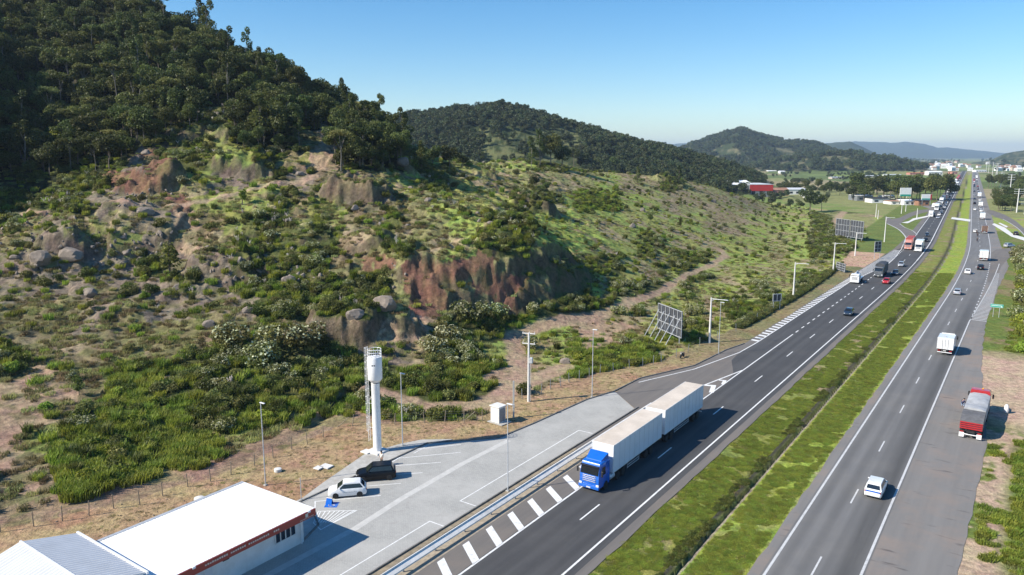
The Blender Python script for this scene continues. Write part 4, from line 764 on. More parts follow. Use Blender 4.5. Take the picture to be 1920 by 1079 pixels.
# single trees one can tell apart: (px, py of foot, height px, kind, label)
for a_, b_, hp, kd, lb in [(108,296,52,'lime',"bright green young tree lit in the dark wood edge at far left"),(205,352,38,'sap',"slender green sapling left of the rubble mound"),(572,580,48,'sap',"small bushy green tree beside the pale track above the flowering thicket"),
  (690,246,40,'umbrella',"umbrella-crowned tree alone at the right end of the left hill skyline"),(622,215,44,'umbrella',"open-crowned tree sticking up from the falling skyline"),(565,190,46,'broad',"big round tree on the skyline at the end of the dark wood"),(595,214,44,'broad',"round dark tree second from the end of the skyline wood"),
  (650,292,52,'cone',"dark cone-shaped tree at the wood end above the rocky cut"),(680,296,50,'cone',"dark conifer right of the rocky cut"),(710,300,46,'broad',"broad dark tree at the right foot of the left hill"),(735,296,36,'broad',"dark tree at the very foot of the wooded hill"),
  (790,324,54,'cone',"green conical tree left of the row on the grassy crest"),(812,314,48,'broad',"second tree of the row on the grassy crest"),(842,320,46,'broad',"third tree of the row on the grassy crest"),(868,316,38,'broad',"small tree at the right end of the row on the grassy crest"),
  (905,306,20,'sap',"tiny lone tree on the bright field below the far hill"),(1012,314,66,'tall',"tallest eucalyptus of the dark clump before the far hill"),(1032,315,60,'broad',"second eucalyptus of the dark clump before the far hill"),(1054,315,50,'broad',"dark round tree right of the eucalyptus clump"),(996,313,54,'tall',"thin eucalyptus at the left of the dark clump"),
  (1076,316,38,'broad',"low dark tree on the crest right of the eucalyptus clump"),(1098,317,32,'broad',"low tree on the crest below the far hill slope"),(1122,319,30,'broad',"low tree in the crest row left of the mound"),(1152,322,30,'broad',"low tree in the middle of the crest row"),
  (1195,345,32,'cone',"small cone-shaped tree at the left end of the bushy mound"),(1272,350,34,'cone',"small dark cone-shaped tree at the right end of the bushy mound"),(1002,356,34,'broad',"small dark tree on the mound above the flowering scrub"),(1024,362,26,'broad',"second small dark tree on the mound above the flowering scrub"),
  (1220,416,24,'sap',"round dark bush-like tree beside the pale boulder"),(1275,428,20,'sap',"small dark tree on the open slope below the pale boulder"),(320,520,68,'sap',"dark green tree clinging to the rock cut right of the rubble"),(455,385,28,'lime',"bright lime young tree above the rock cut"),(125,430,14,'sap',"low bush tree above the big boulders"),
  (1518,398,52,'broad',"large dark tree alone between the open slope and the far roofs"),(1540,396,30,'broad',"lower dark tree touching the large dark tree on its right"),(1500,394,26,'broad',"lower dark tree touching the large dark tree on its left"),(148,742,42,'sap',"small green tree rising from the fence thicket, casting a long shadow")]:
    X, Y, Z = hit(a_, b_); H = TREES[kd][0][2]; mk_tree(kd, X, Y, Z, hp*Y/F/H, lb)
for a_, b_, s_, lb in [(885,600,3.0,"large round shrub full of white blossom left of the watermark site track"),(925,598,2.4,"white blossoming shrub touching the large one on its right"),(445,650,2.9,"large white-flowering bush at the top left of the thicket"),(520,655,2.8,"white-flowering bush in the middle of the thicket top"),(570,650,3.0,"white-flowering bush highest in the thicket beside the grey outcrop"),
  (480,690,2.6,"white-flowering bush low in the dark thicket"),(840,640,2.0,"white-flowering bush under the grey outcrop ledge"),(820,665,2.2,"white-flowering bush right behind the water tank"),(1160,592,1.6,"small flowering bush on the bare track fork"),(1000,655,1.6,"small pale bush beside the utility pole track"),(1300,590,1.9,"dark bush behind the big billboard")]:
    X, Y, Z = hit(a_, b_); k = int(rng.integers(0, 3)); e = empty("flowering_shrub", (X, Y, Z-.15), rng.uniform(0, 6.28), lb.replace("watermark site ", "dirt "), "shrub"); e.scale = (s_, s_*.9, s_*.85)
    for m_ in FLW[k]: o = bpy.data.objects.new(m_.name, m_); C.objects.link(o); o.parent = e
# ------------------------------------------------------------------ boulders
for a_, b_, w, lb in [(128,500,62,"big rounded grey boulder in the rocky bank at left"),(72,505,50,"big dark boulder left of the rounded one"),(272,292,22,"blocky boulder standing on top of the rubble mound"),(562,332,16,"upright pale block on the grassy ledge"),(268,405,34,"flat pale slab on the path edge above the rubble"),(390,620,26,"angular grey boulder left of the flowering bushes"),
  (235,482,20,"pale round boulder at the foot of the rubble"),(258,496,18,"pale boulder low in the rubble heap"),(302,492,20,"flat-topped boulder at the right end of the rubble"),(25,490,22,"pale boulder at the left frame edge"),(540,535,34,"sloping grey slab in the rubble below the thicket"),(400,505,16,"grey block lying in the dark rock cut"),(388,465,14,"small pale rock high in the dark rock cut"),
  (765,425,10,"small standing stone above the red cliff"),(900,418,16,"left of two round boulders above the red cliff"),(920,424,20,"right of two round boulders above the red cliff"),(895,402,10,"pointed pale stone behind the two round boulders"),(1205,397,14,"pale round boulder on the green slope"),(1187,428,18,"brown round boulder below the pale one"),(665,398,22,"grey rock below the dark overhang"),
  (770,355,14,"dark rock on the bare slope"),(805,382,18,"dark rock beside the long shadow"),(755,318,24,"brown rock bluff at the wood end"),(765,780,32,"brown boulder on the bank behind the lamp post"),(1073,645,18,"white rock slab beside the bright grass"),(1060,684,22,"pale rock block at the track mouth"),(720,585,60,"wide grey outcrop rock above the white-flowering bushes"),(665,600,46,"grey outcrop rock at the left of the ledge"),(1338,380,12,"white stone on the far green slope"),(640,705,14,"grey rock in the thicket gap"),(465,590,30,"low bare rock on the dry slope"),(330,545,30,"bare domed rock below the rock cut"),(165,560,40,"bare dark rock face in the dry slope")]:
    X, Y, Z = hit(a_, b_); s_ = w*Y/F/2; o = bpy.data.objects.new("boulder", ROCK[int(rng.integers(0, 5))]); C.objects.link(o); o.location = (X, Y+s_*.5, h1(X, Y+s_*.5)+s_*.15); o.rotation_euler = (0, 0, rng.uniform(-.5, .5)); o.scale = (s_, s_*.9, s_*rng.uniform(.8, 1.05)); setp(o, lb, "boulder")
def rubble(n, bx, label, group, smin=.25, smax=.9):
    for i in range(n):
        label0 = label
        a_, b_ = rng.uniform(bx[0], bx[2]), rng.uniform(bx[1], bx[3]); X, Y, Z = hit(a_, b_); s_ = rng.uniform(smin, smax)**1.3; o = bpy.data.objects.new("rubble_rock", ROCK[int(rng.integers(0, 3))]); C.objects.link(o); o.location = (X, Y, Z+s_*.1); o.rotation_euler = tuple(rng.uniform(0, 6.28, 3)); o.scale = (s_, s_*.8, s_*.75); tw = ["top", "middle", "bottom"][int(min(2, 3*(b_-bx[1])/(bx[3]-bx[1])))]+" "+["left", "centre", "right"][int(min(2, 3*(a_-bx[0])/(bx[2]-bx[0])))]; sw = "small" if s_ < smin+.35*(smax-smin) else "large"; lab = sw+" "+label+", "+tw+" part"; setp(o, lab, "rock", lab)
rubble(95, (165, 430, 325, 520), "rock in the rubble left of the rock cut", "rocks of the left rubble slope"); rubble(60, (395, 480, 620, 545), "rock at the foot of the dark thicket", "rocks below the dark thicket", .3, 1.0)
rubble(40, (200, 360, 330, 395), "rock on the terrace under the rubble mound", "rocks on the upper terrace", .25, .7); rubble(45, (0, 400, 160, 520), "loose rock among the big left boulders", "loose rocks by the left boulders", .25, .8); rubble(35, (640, 500, 760, 560), "loose stone at the thicket edge left of the red scree", "stones left of the red scree", .2, .6)
rubble(30, (60, 935, 560, 985), "pale stone on the dug bank by the fence", "stones on the fence bank", .12, .25)
# ------------------------------------------------------------------ woods on the far ridges and plain
def far_wood(name, n, x0, x1, y0, y1, test, s0, s1, label, cat="forest"):
    X = rng.uniform(x0, x1, n); Y = rng.uniform(y0, y1, n); Z = hz(X, Y); a_, b_ = proj(X, Y, Z); k = test(X, Y, Z, a_, b_) & (a_ > -40) & (a_ < 1980); X, Y, Z = X[k], Y[k], Z[k]; s = scl(len(X), s0, s1)
    return instancer(name, FARM, np.stack([X, Y, Z-.4], 1), rng.uniform(0, 6.28, len(X)), s, rng.integers(0, len(FARM), len(X)), label, cat)
FARM = []
for i in range(4):
    r_ = np.random.default_rng(500+i); k_ = 6; aa_ = r_.uniform(0, 6.28, k_); q_ = 2.0*np.sqrt(r_.uniform(0, 1, k_)); cs = np.stack([q_*np.cos(aa_), q_*np.sin(aa_), r_.uniform(2.6, 6.0, k_)], 1); s_ = r_.uniform(1.2, 2.1, k_); p_, d_ = shell(r_, cs, np.stack([s_, s_, s_*.8], 1), 420, .6); cm = leafmesh("wood", p_, .95, MT['fol_far'], .4, 600+i, d_*.9); tm, _ = trunk_mesh("t", 4.5, .2, [], None, i); t_ = bpy.data.meshes.new("t"); t_.from_pydata(tm.v, [], tm.f); t_.materials.append(MT['bark']); FARM.append(joined(cm, t_, "wood"))
nz = lambda X, Y, s, sd: fbm(X, Y, s, 3, sd)
def t_h2(X, Y, Z, a, b):
    clear = (a > 900) & (a < 1085) & (b > 240) & (b < 330); return (Z > 4) & (rng.uniform(0, 1, len(X)) < np.where(clear, np.where(nz(X, Y, 30, 72) > .08, .5, .04), .95))
far_wood("far_hill_forest", 15000, -330, 420, 560, 1080, t_h2, .75, 1.25, "dark forest covering the long hill in the middle distance")
far_wood("second_hill_forest", 16000, 350, 1500, 1500, 3100, lambda X, Y, Z, a, b: (Z > 4) & (nz(X, Y, 90, 73) > -.12), 1.3, 2.2, "forest covering the pointed hill beyond the plain")
def t_pl(X, Y, Z, a, b):
    vv = X*NN[0]+Y*NN[1]-SH(X*DD[0]+Y*DD[1]); return (Z < 6) & (np.abs(vv+22) > 60) & (nz(X, Y, 60, 91) > .27) & (a > 880)
far_wood("plain_woods", 9000, -100, 900, 500, 1500, t_pl, .5, 1.05, "scattered dark groves of trees across the far plain", "woods")
far_wood("distant_plain_woods", 12000, 200, 4500, 1400, 6000, lambda X, Y, Z, a, b: (Z < 12) & (nz(X, Y, 170, 92) > .2) & (np.abs(X*NN[0]+Y*NN[1]-SH(X*DD[0]+Y*DD[1])+22) > 50), 1.2, 2.4, "tree lines and groves on the distant plain", "woods")
# named rows of trees beside the highway
def tree_row(spots, kd, label, group, hp):
    spots_lo = min(q[0] for q in spots); spots_hi = max(q[0] for q in spots)
    for a_, b_ in spots:
        X, Y, _ = G(a_, b_); sz = rng.uniform(.85, 1.15); pos = ['left end', 'left part', 'middle', 'right part', 'right end'][int(min(4, max(0, 5*(a_-spots_lo)/(spots_hi-spots_lo+1e-6))))]; lb = ('bigger ' if sz > 1 else 'smaller ')+label+', '+pos; mk_tree(kd, X, Y, h1(X, Y), hp*sz*Y/F/TREES[kd][0][2], lb, lb, "roadside_tree")
tree_row([(1600+i*9+rng.uniform(-3, 3), 377+rng.uniform(-5, 1)) for i in range(21)], 'broad', "tall dark tree in the front row behind the roadside shops", "trees behind the roadside shops", 44)
tree_row([(1605+i*13, 366+rng.uniform(-3, 1)) for i in range(12)], 'broad', "tree in the back row beyond the roadside shops", "back row beyond the shops", 34)
tree_row([(1466+i*11+rng.uniform(-3, 3), 366+rng.uniform(-5, 2)) for i in range(13)], 'broad', "tree in the clump between the red hall and the shops", "trees between the hall and the shops", 22)
tree_row([(1856+rng.uniform(0, 52), 398-rng.uniform(0, 26)) for i in range(22)], 'broad', "dark leafy tree in the clump right of the highway", "clump right of the highway", 28)
tree_row([(1853+i*6, 352+rng.uniform(-3, 2)) for i in range(11)], 'broad', "tree in the far clump right of the highway", "far clump right of the highway", 24)
tree_row([(1906+rng.uniform(0, 30), 374-rng.uniform(0, 20)) for i in range(8)], 'broad', "tree at the right frame edge behind the power poles", "trees behind the power poles", 26)

# right bank shrubs, weeds, median grass, verge tufts
def uvpts(n, u0, u1, v0, v1):
    u = rng.uniform(u0, u1, n); v = rng.uniform(v0, v1, n); q = u[:, None]*DD+(v+SH(u))[:, None]*NN; return q[:, 0], q[:, 1]
X, Y = uvpts(900, 158, 345, -3.2, 28); Z = hz(X, Y); a_, b_ = proj(X, Y, Z); k = np.where((a_ < 1945) & (fbm(X, Y, 9, 3, 95) > -.05+.25*(X*0 < -1)) & (X*NN[0]+Y*NN[1]-SH(X*DD[0]+Y*DD[1]) > np.where(X*DD[0]+Y*DD[1] < 215, 0.2, -1)))[0]
def bank_label(w, x_, y_, s_):
    q = int(min(3, max(0, (y_-120)//45))); e_ = 'by the asphalt edge' if x_*NN[0]+y_*NN[1] < 6 else 'away from the road'
    return ('large ' if s_ > 1.6 else 'small ' if s_ < 1.2 else '')+w+' '+['beside the green sign', 'just beyond the green sign', 'before the ramp mouth', 'by the ramp mouth'][q]+', '+e_
for n_i, i in enumerate(k[:170]):
    s_ = rng.uniform(.9, 2.1)
    if n_i % 3 == 0:
        e = empty("flowering_shrub", (X[i], Y[i], Z[i]-.1), rng.uniform(0, 6.28), bank_label("pale blossoming shrub", X[i], Y[i], s_), "shrub", bank_label("pale blossoming shrub", X[i], Y[i], s_)); e.scale = (s_, s_, s_)
        for m_ in FLW[n_i % 3]: o = bpy.data.objects.new(m_.name, m_); C.objects.link(o); o.parent = e
    else:
        o = bpy.data.objects.new("shrub", SHR[(0, 5, 1, 6, 4, 5, 6)[n_i % 7]]); C.objects.link(o); o.location = (X[i], Y[i], Z[i]-.1); o.rotation_euler = (0, 0, rng.uniform(0, 6.28)); o.scale = (s_, s_, s_); lb = bank_label(["dark green shrub", "lime green shrub", "dark green shrub", "lime green shrub", "olive shrub", "lime green shrub", "lime green shrub"][n_i % 7], X[i], Y[i], s_); setp(o, lb, "shrub", lb)
def gcov(X, Y, test): 
    Z = hz(X, Y); col, _ = ground_colour(X, Y, Z); return Z, test(col)
X, Y = uvpts(60000, 44, 330, -1.5, 30); Z, gk = gcov(X, Y, lambda c: (c[:, 1] > c[:, 0]*1.12)); a_, b_ = proj(X, Y, Z); k = gk & (a_ < 1950) & (a_ > 0) & (b_ < 1100); k &= (X*NN[0]+Y*NN[1]-SH(X*DD[0]+Y*DD[1]) > np.interp(X*DD[0]+Y*DD[1], [0, 105, 118, 145, 160, 330], [-1.4, -1.2, -2, -4, -4.6, -4.4])); k[30000:] &= (X*DD[0]+Y*DD[1])[30000:] < 200; X, Y, Z = X[k], Y[k], Z[k]; s = scl(len(X), .35, .9, .4, .8)
instancer("roadside_weeds", LUSH+OLG, np.stack([X, Y, Z], 1), rng.uniform(0, 6.28, len(X)), s, rng.choice([0, 1, 2, 3, 4], len(X)), "green weeds growing on the right verge", "weeds")
X, Y = uvpts(60000, 44, 260, -28.6, -16.8); Z = hz(X, Y); a_, b_ = proj(X, Y, Z); vv = X*NN[0]+Y*NN[1]-SH(X*DD[0]+Y*DD[1]); k = (b_ < 1100) & (a_ > 900) & ((np.abs(vv+22.1) > .75)) & (vv > -27.8) & (vv < -17.3) & (fbm(X, Y, 4, 3, 97)+.12*(vv > -22) > -.18); X, Y, Z, vv = X[k], Y[k], Z[k], vv[k]; s = scl(len(X), .3, .55, .12, .24); nd = (rng.uniform(0, 1, len(X)) < .45)
instancer("median_grass", LUSH+OLG+DRYG, np.stack([X, Y, Z-.005], 1), rng.uniform(0, 6.28, len(X)), s, np.where(nd, rng.integers(3, 7, len(X)), rng.integers(0, 3, len(X))), "short grass covering the median strip", "grass")
X, Y = uvpts(3600, 50, 200, -23.6, -22.5); k = fbm(X, Y, 5, 2, 98) > .0; X, Y = X[k], Y[k]; Z = hz(X, Y); s = scl(len(X), .25, .6, .5, .9)
instancer("ditch_weeds", SHR, np.stack([X, Y, Z-.1], 1), rng.uniform(0, 6.28, len(X)), s*.6, rng.integers(0, 3, len(X)), "dark weeds growing along the median drain", "weeds")
X, Y = uvpts(14000, 20, 290, -72, -41.5); u_ = X*DD[0]+Y*DD[1]; v_ = X*NN[0]+Y*NN[1]; kv = np.interp(u_, [20, 46, 66, 73, 98, 118, 131, 141, 300], [-60, -60, -62, -53, -50, -46, -44.5, -43, -43.5]); k = (v_ > np.interp(u_, FU, FV)-.8) & (v_ < kv-.4) & ~((u_ < 43) & (v_ > -61.6)) & (rng.uniform(0, 1, len(X)) < .6); X, Y = X[k], Y[k]; Z = hz(X, Y); s = scl(len(X), .2, .45, .2, .4)
instancer("verge_grass", DRYG+OLG, np.stack([X, Y, Z], 1), rng.uniform(0, 6.28, len(X)), s, rng.integers(0, 3, len(X)), "thin dry grass on the mown verge", "grass")
X, Y = uvpts(2600, 150, 262, -49.5, -46.5); u_ = X*DD[0]+Y*DD[1]; v_ = X*NN[0]+Y*NN[1]; d_ = np.interp(u_, FU, FV)-v_; k = (d_ > -.2) & (d_ < 1.6); X, Y = X[k], Y[k]; Z = hz(X, Y)
instancer("fence_line_scrub", SHR, np.stack([X, Y, Z-.05], 1), rng.uniform(0, 6.28, len(X)), scl(len(X), .4, .8), rng.integers(0, 5, len(X)), "dense scrub along the verge edge", "thicket")
# ------------------------------------------------------------------ vehicles (front towards +Y)
def wheel(parent, x, y, r, w, name="wheel"):
    s = 1 if x > 0 else -1; m = M(); m.lathe([(r*.62, -w/2), (r*.93, -w/2), (r, -w*.32), (r, w*.32), (r*.93, w/2), (r*.62, w/2)], (x-s*w/2, y, r), 18, 'x'); o = m.build(name, MT['tyre'], parent, True)
    q = M(); q.lathe([(.02, -w*.40), (r*.2, -w*.42), (r*.25, -w*.3), (r*.55, -w*.34), (r*.64, -w*.44), (r*.64, w*.44), (r*.55, w*.34), (r*.25, w*.3), (r*.2, w*.42), (.02, w*.40)], (x-s*w/2, y, r), 14, 'x'); q.build("rim", MT['rim'], o, True); return o
def bodyring(y, hw, zb, zt, rnd=.12, tuck=.05):
    return [(-hw+tuck, y, zb), (hw-tuck, y, zb), (hw, y, zb+.18), (hw, y, zt-rnd), (hw-rnd*.55, y, zt-rnd*.2), (hw-rnd*1.6, y, zt), (-hw+rnd*1.6, y, zt), (-hw+rnd*.55, y, zt-rnd*.2), (-hw, y, zt-rnd), (-hw, y, zb+.18)]
CARS = {'hatch': dict(L=3.95, W=1.72, H=1.49, gr=(-1.85, -1.35, .35, 1.12), hood=.93, tail=.98), 'sedan': dict(L=4.45, W=1.74, H=1.46, gr=(-1.55, -.95, .35, 1.15), hood=.92, tail=1.0), 'suv': dict(L=4.35, W=1.82, H=1.66, gr=(-2.0, -1.7, .35, 1.1), hood=1.05, tail=1.12), 'wagon': dict(L=4.3, W=1.75, H=1.55, gr=(-2.0, -1.75, .35, 1.15), hood=.94, tail=1.0)}
def build_car(kind, mat, name="car", label=None, group=None, detail=True):
    c = CARS[kind]; L, Wd, H = c['L'], c['W'], c['H']; hl = L/2; hw = Wd/2; root = empty(name, (0, 0, 0), 0, label, "car", group); hd = c['hood']; tl = c['tail']
    m = M(); m.rings([bodyring(-hl, hw*.80, .34, tl-.22, .08), bodyring(-hl+.10, hw*.92, .24, tl-.06), bodyring(-hl+.5, hw*.985, .2, tl), bodyring(-.6, hw, .19, tl+.01), bodyring(.5, hw, .19, hd+.06), bodyring(hl-.95, hw*.985, .2, hd), bodyring(hl-.4, hw*.95, .2, hd-.10), bodyring(hl-.1, hw*.86, .24, hd-.22, .1), bodyring(hl, hw*.72, .34, hd-.36, .08)]); b = m.build("body", mat, root, True)
    y0, y1, y2, y3 = c['gr']; zb = min(hd, tl)-.02; tr = hw*.74; br = hw*.93
    g = M(); rg = lambda y, w, z: [(-w, y, zb), (w, y, zb), (w, y, z), (-w, y, z)]
    P = [(-br, y0, zb), (br, y0, zb), (br, y3, zb), (-br, y3, zb), (-tr, y1, H), (tr, y1, H), (tr, y2, H), (-tr, y2, H), (-tr*.97, y1+.25, H+.035), (tr*.97, y1+.25, H+.035), (tr*.97, y2-.1, H+.03), (-tr*.97, y2-.1, H+.03)]
    g.add(P, [(3, 2, 1, 0), (0, 1, 5, 4), (1, 2, 6, 5), (2, 3, 7, 6), (3, 0, 4, 7), (4, 5, 9, 8), (5, 6, 10, 9), (6, 7, 11, 10), (7, 4, 8, 11), (8, 9, 10, 11)]); g.build("cabin", mat, root, True)
    def pane(nm, A, B, C_, D_, fa=.1, fb=.12, off=.012):
        A, B, C_, D_ = map(Vector, (A, B, C_, D_)); cc = (A+B+C_+D_)/4; n = (B-A).cross(D_-A).normalized(); ctr = Vector((0, (y0+y3)/2, zb+.2)); n = n if n.dot(cc-ctr) > 0 else -n
        ps = []
        for q, (s_, t_) in zip((A, B, C_, D_), ((fa, fb), (1-fa, fb), (1-fa, 1-fb), (fa, 1-fb))): ps.append(A*(1-s_)*(1-t_)+B*s_*(1-t_)+C_*s_*t_+D_*(1-s_)*t_+n*off)
        w_ = M(); w_.plate(ps if (ps[1]-ps[0]).cross(ps[2]-ps[1]).dot(n) > 0 else ps[::-1], .006); return w_.build(nm, MT['glass'], root)
    pane("windshield", P[3], P[2], P[6], P[7], .06, .12); pane("rear_window", P[0], P[1], P[5], P[4], .08, .18)
    for s_ in (0, 1):
        q = (P[1], P[2], P[6], P[5]) if s_ else (P[0], P[3], P[7], P[4]); pane("side_window", *q, .06, .14)
        if detail: sx = 1 if s_ else -1; mm = M(); mm.box((sx*(hw*.985), y3-.35, zb+.12), (.2, .12, .13), .03); mm.build("mirror", mat, root)
    for sx in (-1, 1):
        m = M(); m.box((sx*hw*.66, hl-.13, hd-.30), (hw*.34, .16, .12), .03); m.build("headlight", MT['lamp_white'], root)
        m = M(); m.box((sx*hw*.75, -hl+.06, tl-.22), (hw*.26, .12, .18), .03); m.build("tail_light", MT['lamp_red'], root)
        for yy in (hl-.78, -hl+.72):
            wheel(root, sx*(hw+.012), yy, .31, .2)
    m = M(); m.box((0, hl-.06, .46), (hw*1.0, .12, .16), .03); m.build("grille", MT['black_plastic'], root)
    if detail: m = M(); m.box((0, -hl+.02, tl-.42), (.42, .06, .13)); m.build("number_plate", MT['plate'], root); m = M(); m.box((0, 0, .2), (Wd*.8, L*.7, .12)); m.build("underbody", MT['chassis'], root)
    return root
def build_cab(root, mat, y0, W_=2.5, L_=2.1, z0=.55, H=3.0, deflect=True, bonnet=0, roofrack=False):
    hw = W_/2; yf = y0; yb = y0-L_; q = .12
    sec = lambda z, f, w, b=0: [(-w+q, yf-f, z), (w-q, yf-f, z), (w, yf-f-q*2, z), (w, yb, z), (-w, yb, z), (-w, yf-f-q*2, z)]
    m = M(); m.rings([sec(z0, .04, hw*.98), sec(z0+.3, 0, hw), sec(1.75, .02, hw), sec(2.0, .06, hw*.99), sec(H-.35, .26, hw*.95), sec(H-.1, .42, hw*.92), sec(H, .75, hw*.85)]); m.build("cab", mat, root, True)
    m = M(); m.plate([(-hw*.86, yf-.035, 1.86), (hw*.86, yf-.035, 1.86), (hw*.84, yf-.25, H-.42), (-hw*.84, yf-.25, H-.42)], .02); m.build("windshield", MT['glass'], root)
    for s_ in (-1, 1):
        ps = [(s_*(hw+.005), yf-.42, 1.8), (s_*(hw+.005), yf-1.35, 1.8), (s_*(hw*.965), yf-1.35, H-.5), (s_*(hw*.965), yf-.62, H-.5)]; m = M(); m.plate(ps if s_ < 0 else ps[::-1], .02); m.build("door_window", MT['glass'], root)
        m = M(); m.box((s_*(hw+.22), yf-.12, 2.15), (.2, .12, .62), .04); m.tube((s_*hw, yf-.3, 2.5), (s_*(hw+.22), yf-.12, 2.45), .025); m.build("mirror", MT['black_plastic'], root)
        m = M(); m.box((s_*(hw-.24), yf+.03, z0+.28), (.36, .1, .24), .04); m.build("headlight", MT['lamp_white'], root)
    m = M()
    for k in range(4): m.box((0, yf+.02, z0+.62+k*.2), (W_*.62, .05, .09), .015)
    m.build("grille", MT['chrome'], root); m = M(); m.box((0, yf+.05, z0+.02), (W_*.98, .22, .34), .05); m.build("bumper", mat, root); m = M(); m.box((0, yf+.17, z0+.02), (.5, .02, .14)); m.build("number_plate", MT['plate'], root)
    m = M(); m.box((0, yf-.1, H-.33), (W_*.86, .3, .05)); m.build("sun_visor", MT['black_plastic'], root)
    if deflect: m = M(); m.rings([[(-hw*.75, yf-.9, H-.02), (hw*.75, yf-.9, H-.02), (hw*.7, yf-.95, H+.08), (-hw*.7, yf-.95, H+.08)], [(-hw*.9, yb+.05, H-.05), (hw*.9, yb+.05, H-.05), (hw*.86, yb+.05, H+.62), (-hw*.86, yb+.05, H+.62)]]); m.build("air_deflector", mat, root, True)
def axle(root, y, W_=2.5, r=.5, dual=True):
    for s_ in (-1, 1): wheel(root, s_*W_/2, y, r, .52 if dual else .3)
def cargo_box(root, y0, y1, W_, z0, z1, side, roof, ribs=True):
    m = M(); m.box((0, (y0+y1)/2, (z0+z1)/2), (W_, abs(y0-y1), z1-z0), .03); b = m.build("cargo_box", side, root)
    m = M(); m.box((0, (y0+y1)/2, z1+.012), (W_-.1, abs(y0-y1)-.1, .02)); m.build("roof_panel", roof, root)
    m = M()
    for s_ in (-1, 1): m.box((s_*(W_/2), (y0+y1)/2, z0+.06), (.05, abs(y0-y1), .14)); m.box((s_*(W_/2-.01), (y0+y1)/2, z1-.02), (.05, abs(y0-y1), .09))
    for y_ in (y0, y1):
        for s_ in (-1, 1): m.box((s_*(W_/2-.02), y_, (z0+z1)/2), (.07, .07, z1-z0-.06))
    m.build("edge_trim", MT['white_paint'], root)
    if abs(y0-y1) > 9:
        m = M(); [m.box((s_*(W_/2+.003), y_, (z0+z1)/2), (.012, .035, z1-z0-.3)) for s_ in (-1, 1) for y_ in np.arange(min(y0, y1)+1.25, max(y0, y1)-.6, 1.25)]; m.build("panel_seam", MT["galv"], root)
    m = M(); m.box((0, y1-.02, (z0+z1)/2), (.04, .05, z1-z0-.2)); [m.tube((s_*.45, y1-.05, z0+.1), (s_*.45, y1-.05, z1-.15), .02) for s_ in (-1, 1)]; m.build("rear_door_bar", MT['galv_dark'], root)
    return b
def tail(root, y, W_=2.5):
    for s_ in (-1, 1): m = M(); m.box((s_*(W_/2-.3), y-.04, .85), (.4, .06, .14)); m.build("tail_light", MT['lamp_red'], root)
    m = M(); m.box((0, y-.03, .55), (W_*.95, .1, .14), .02); m.build("rear_bumper", MT['white_paint'], root); m = M(); m.box((0, y-.1, .85), (.42, .03, .14)); m.build("number_plate", MT['plate'], root)
def under(root, y0, y1, z=.95, W_=.9): m = M(); m.box((0, (y0+y1)/2, z), (W_, abs(y0-y1), .25)); [m.box((0, yy, z), (2.3, .12, .12)) for yy in np.arange(min(y0, y1)+.5, max(y0, y1), 1.5)]; m.build("chassis", MT['chassis'], root)
def guards(root, y0, y1, W_=2.55):
    for s_ in (-1, 1):
        m = M(); [m.box((s_*(W_/2-.04), (y0+y1)/2, z), (.04, abs(y0-y1), .1)) for z in (.62, .9)]; [m.box((s_*(W_/2-.06), y, .85), (.04, .06, .7)) for y in (y0, y1)]; m.build("side_guard", MT['galv'], root)
def truck_double(label):
    r = empty("articulated_truck", (0, 0, 0), 0, label, "truck"); build_cab(r, MT['blue_paint'], 0, 2.5, 2.25, .5, 3.15, True); under(r, -.4, -8.5); axle(r, -1.4, 2.5, .5, False); axle(r, -4.3); axle(r, -5.6)
    m = M(); [m.lathe([(.33, -.6), (.33, .6)], (s_*.95, -2.9, .8), 14, 'x') if False else m.tube((s_*.95, -3.5, .85), (s_*.95, -2.4, .85), .33, n=14) for s_ in (-1, 1)]; m.build("fuel_tank", MT['galv'], r, True)
    m = M(); [m.box((s_*1.2, -1.9, 2.0), (.04, .75, 2.1), .01) for s_ in (-1, 1)]; m.build("side_fairing", MT['blue_paint'], r)
    for s_ in (-1, 1): m = M(); m.box((s_*1.22, -5.0, 1.15), (.1, 2.5, .08), .02); m.build("mudguard", MT['black_plastic'], r)
    cargo_box(r, -2.95, -15.7, 2.6, 1.25, 4.35, MT['trailer_side'], MT['trailer_roof']); guards(r, -6.6, -9.6); axle(r, -11.6); axle(r, -12.9)
    t = r; cargo_box(t, -16.65, -29.4, 2.6, 1.25, 4.35, MT['trailer_side'], MT['trailer_roof']); under(t, -9, -29.2); axle(t, -17.6); axle(t, -18.9); guards(t, -19.9, -24.6); axle(t, -26.5); axle(t, -27.8); tail(t, -29.4); return r
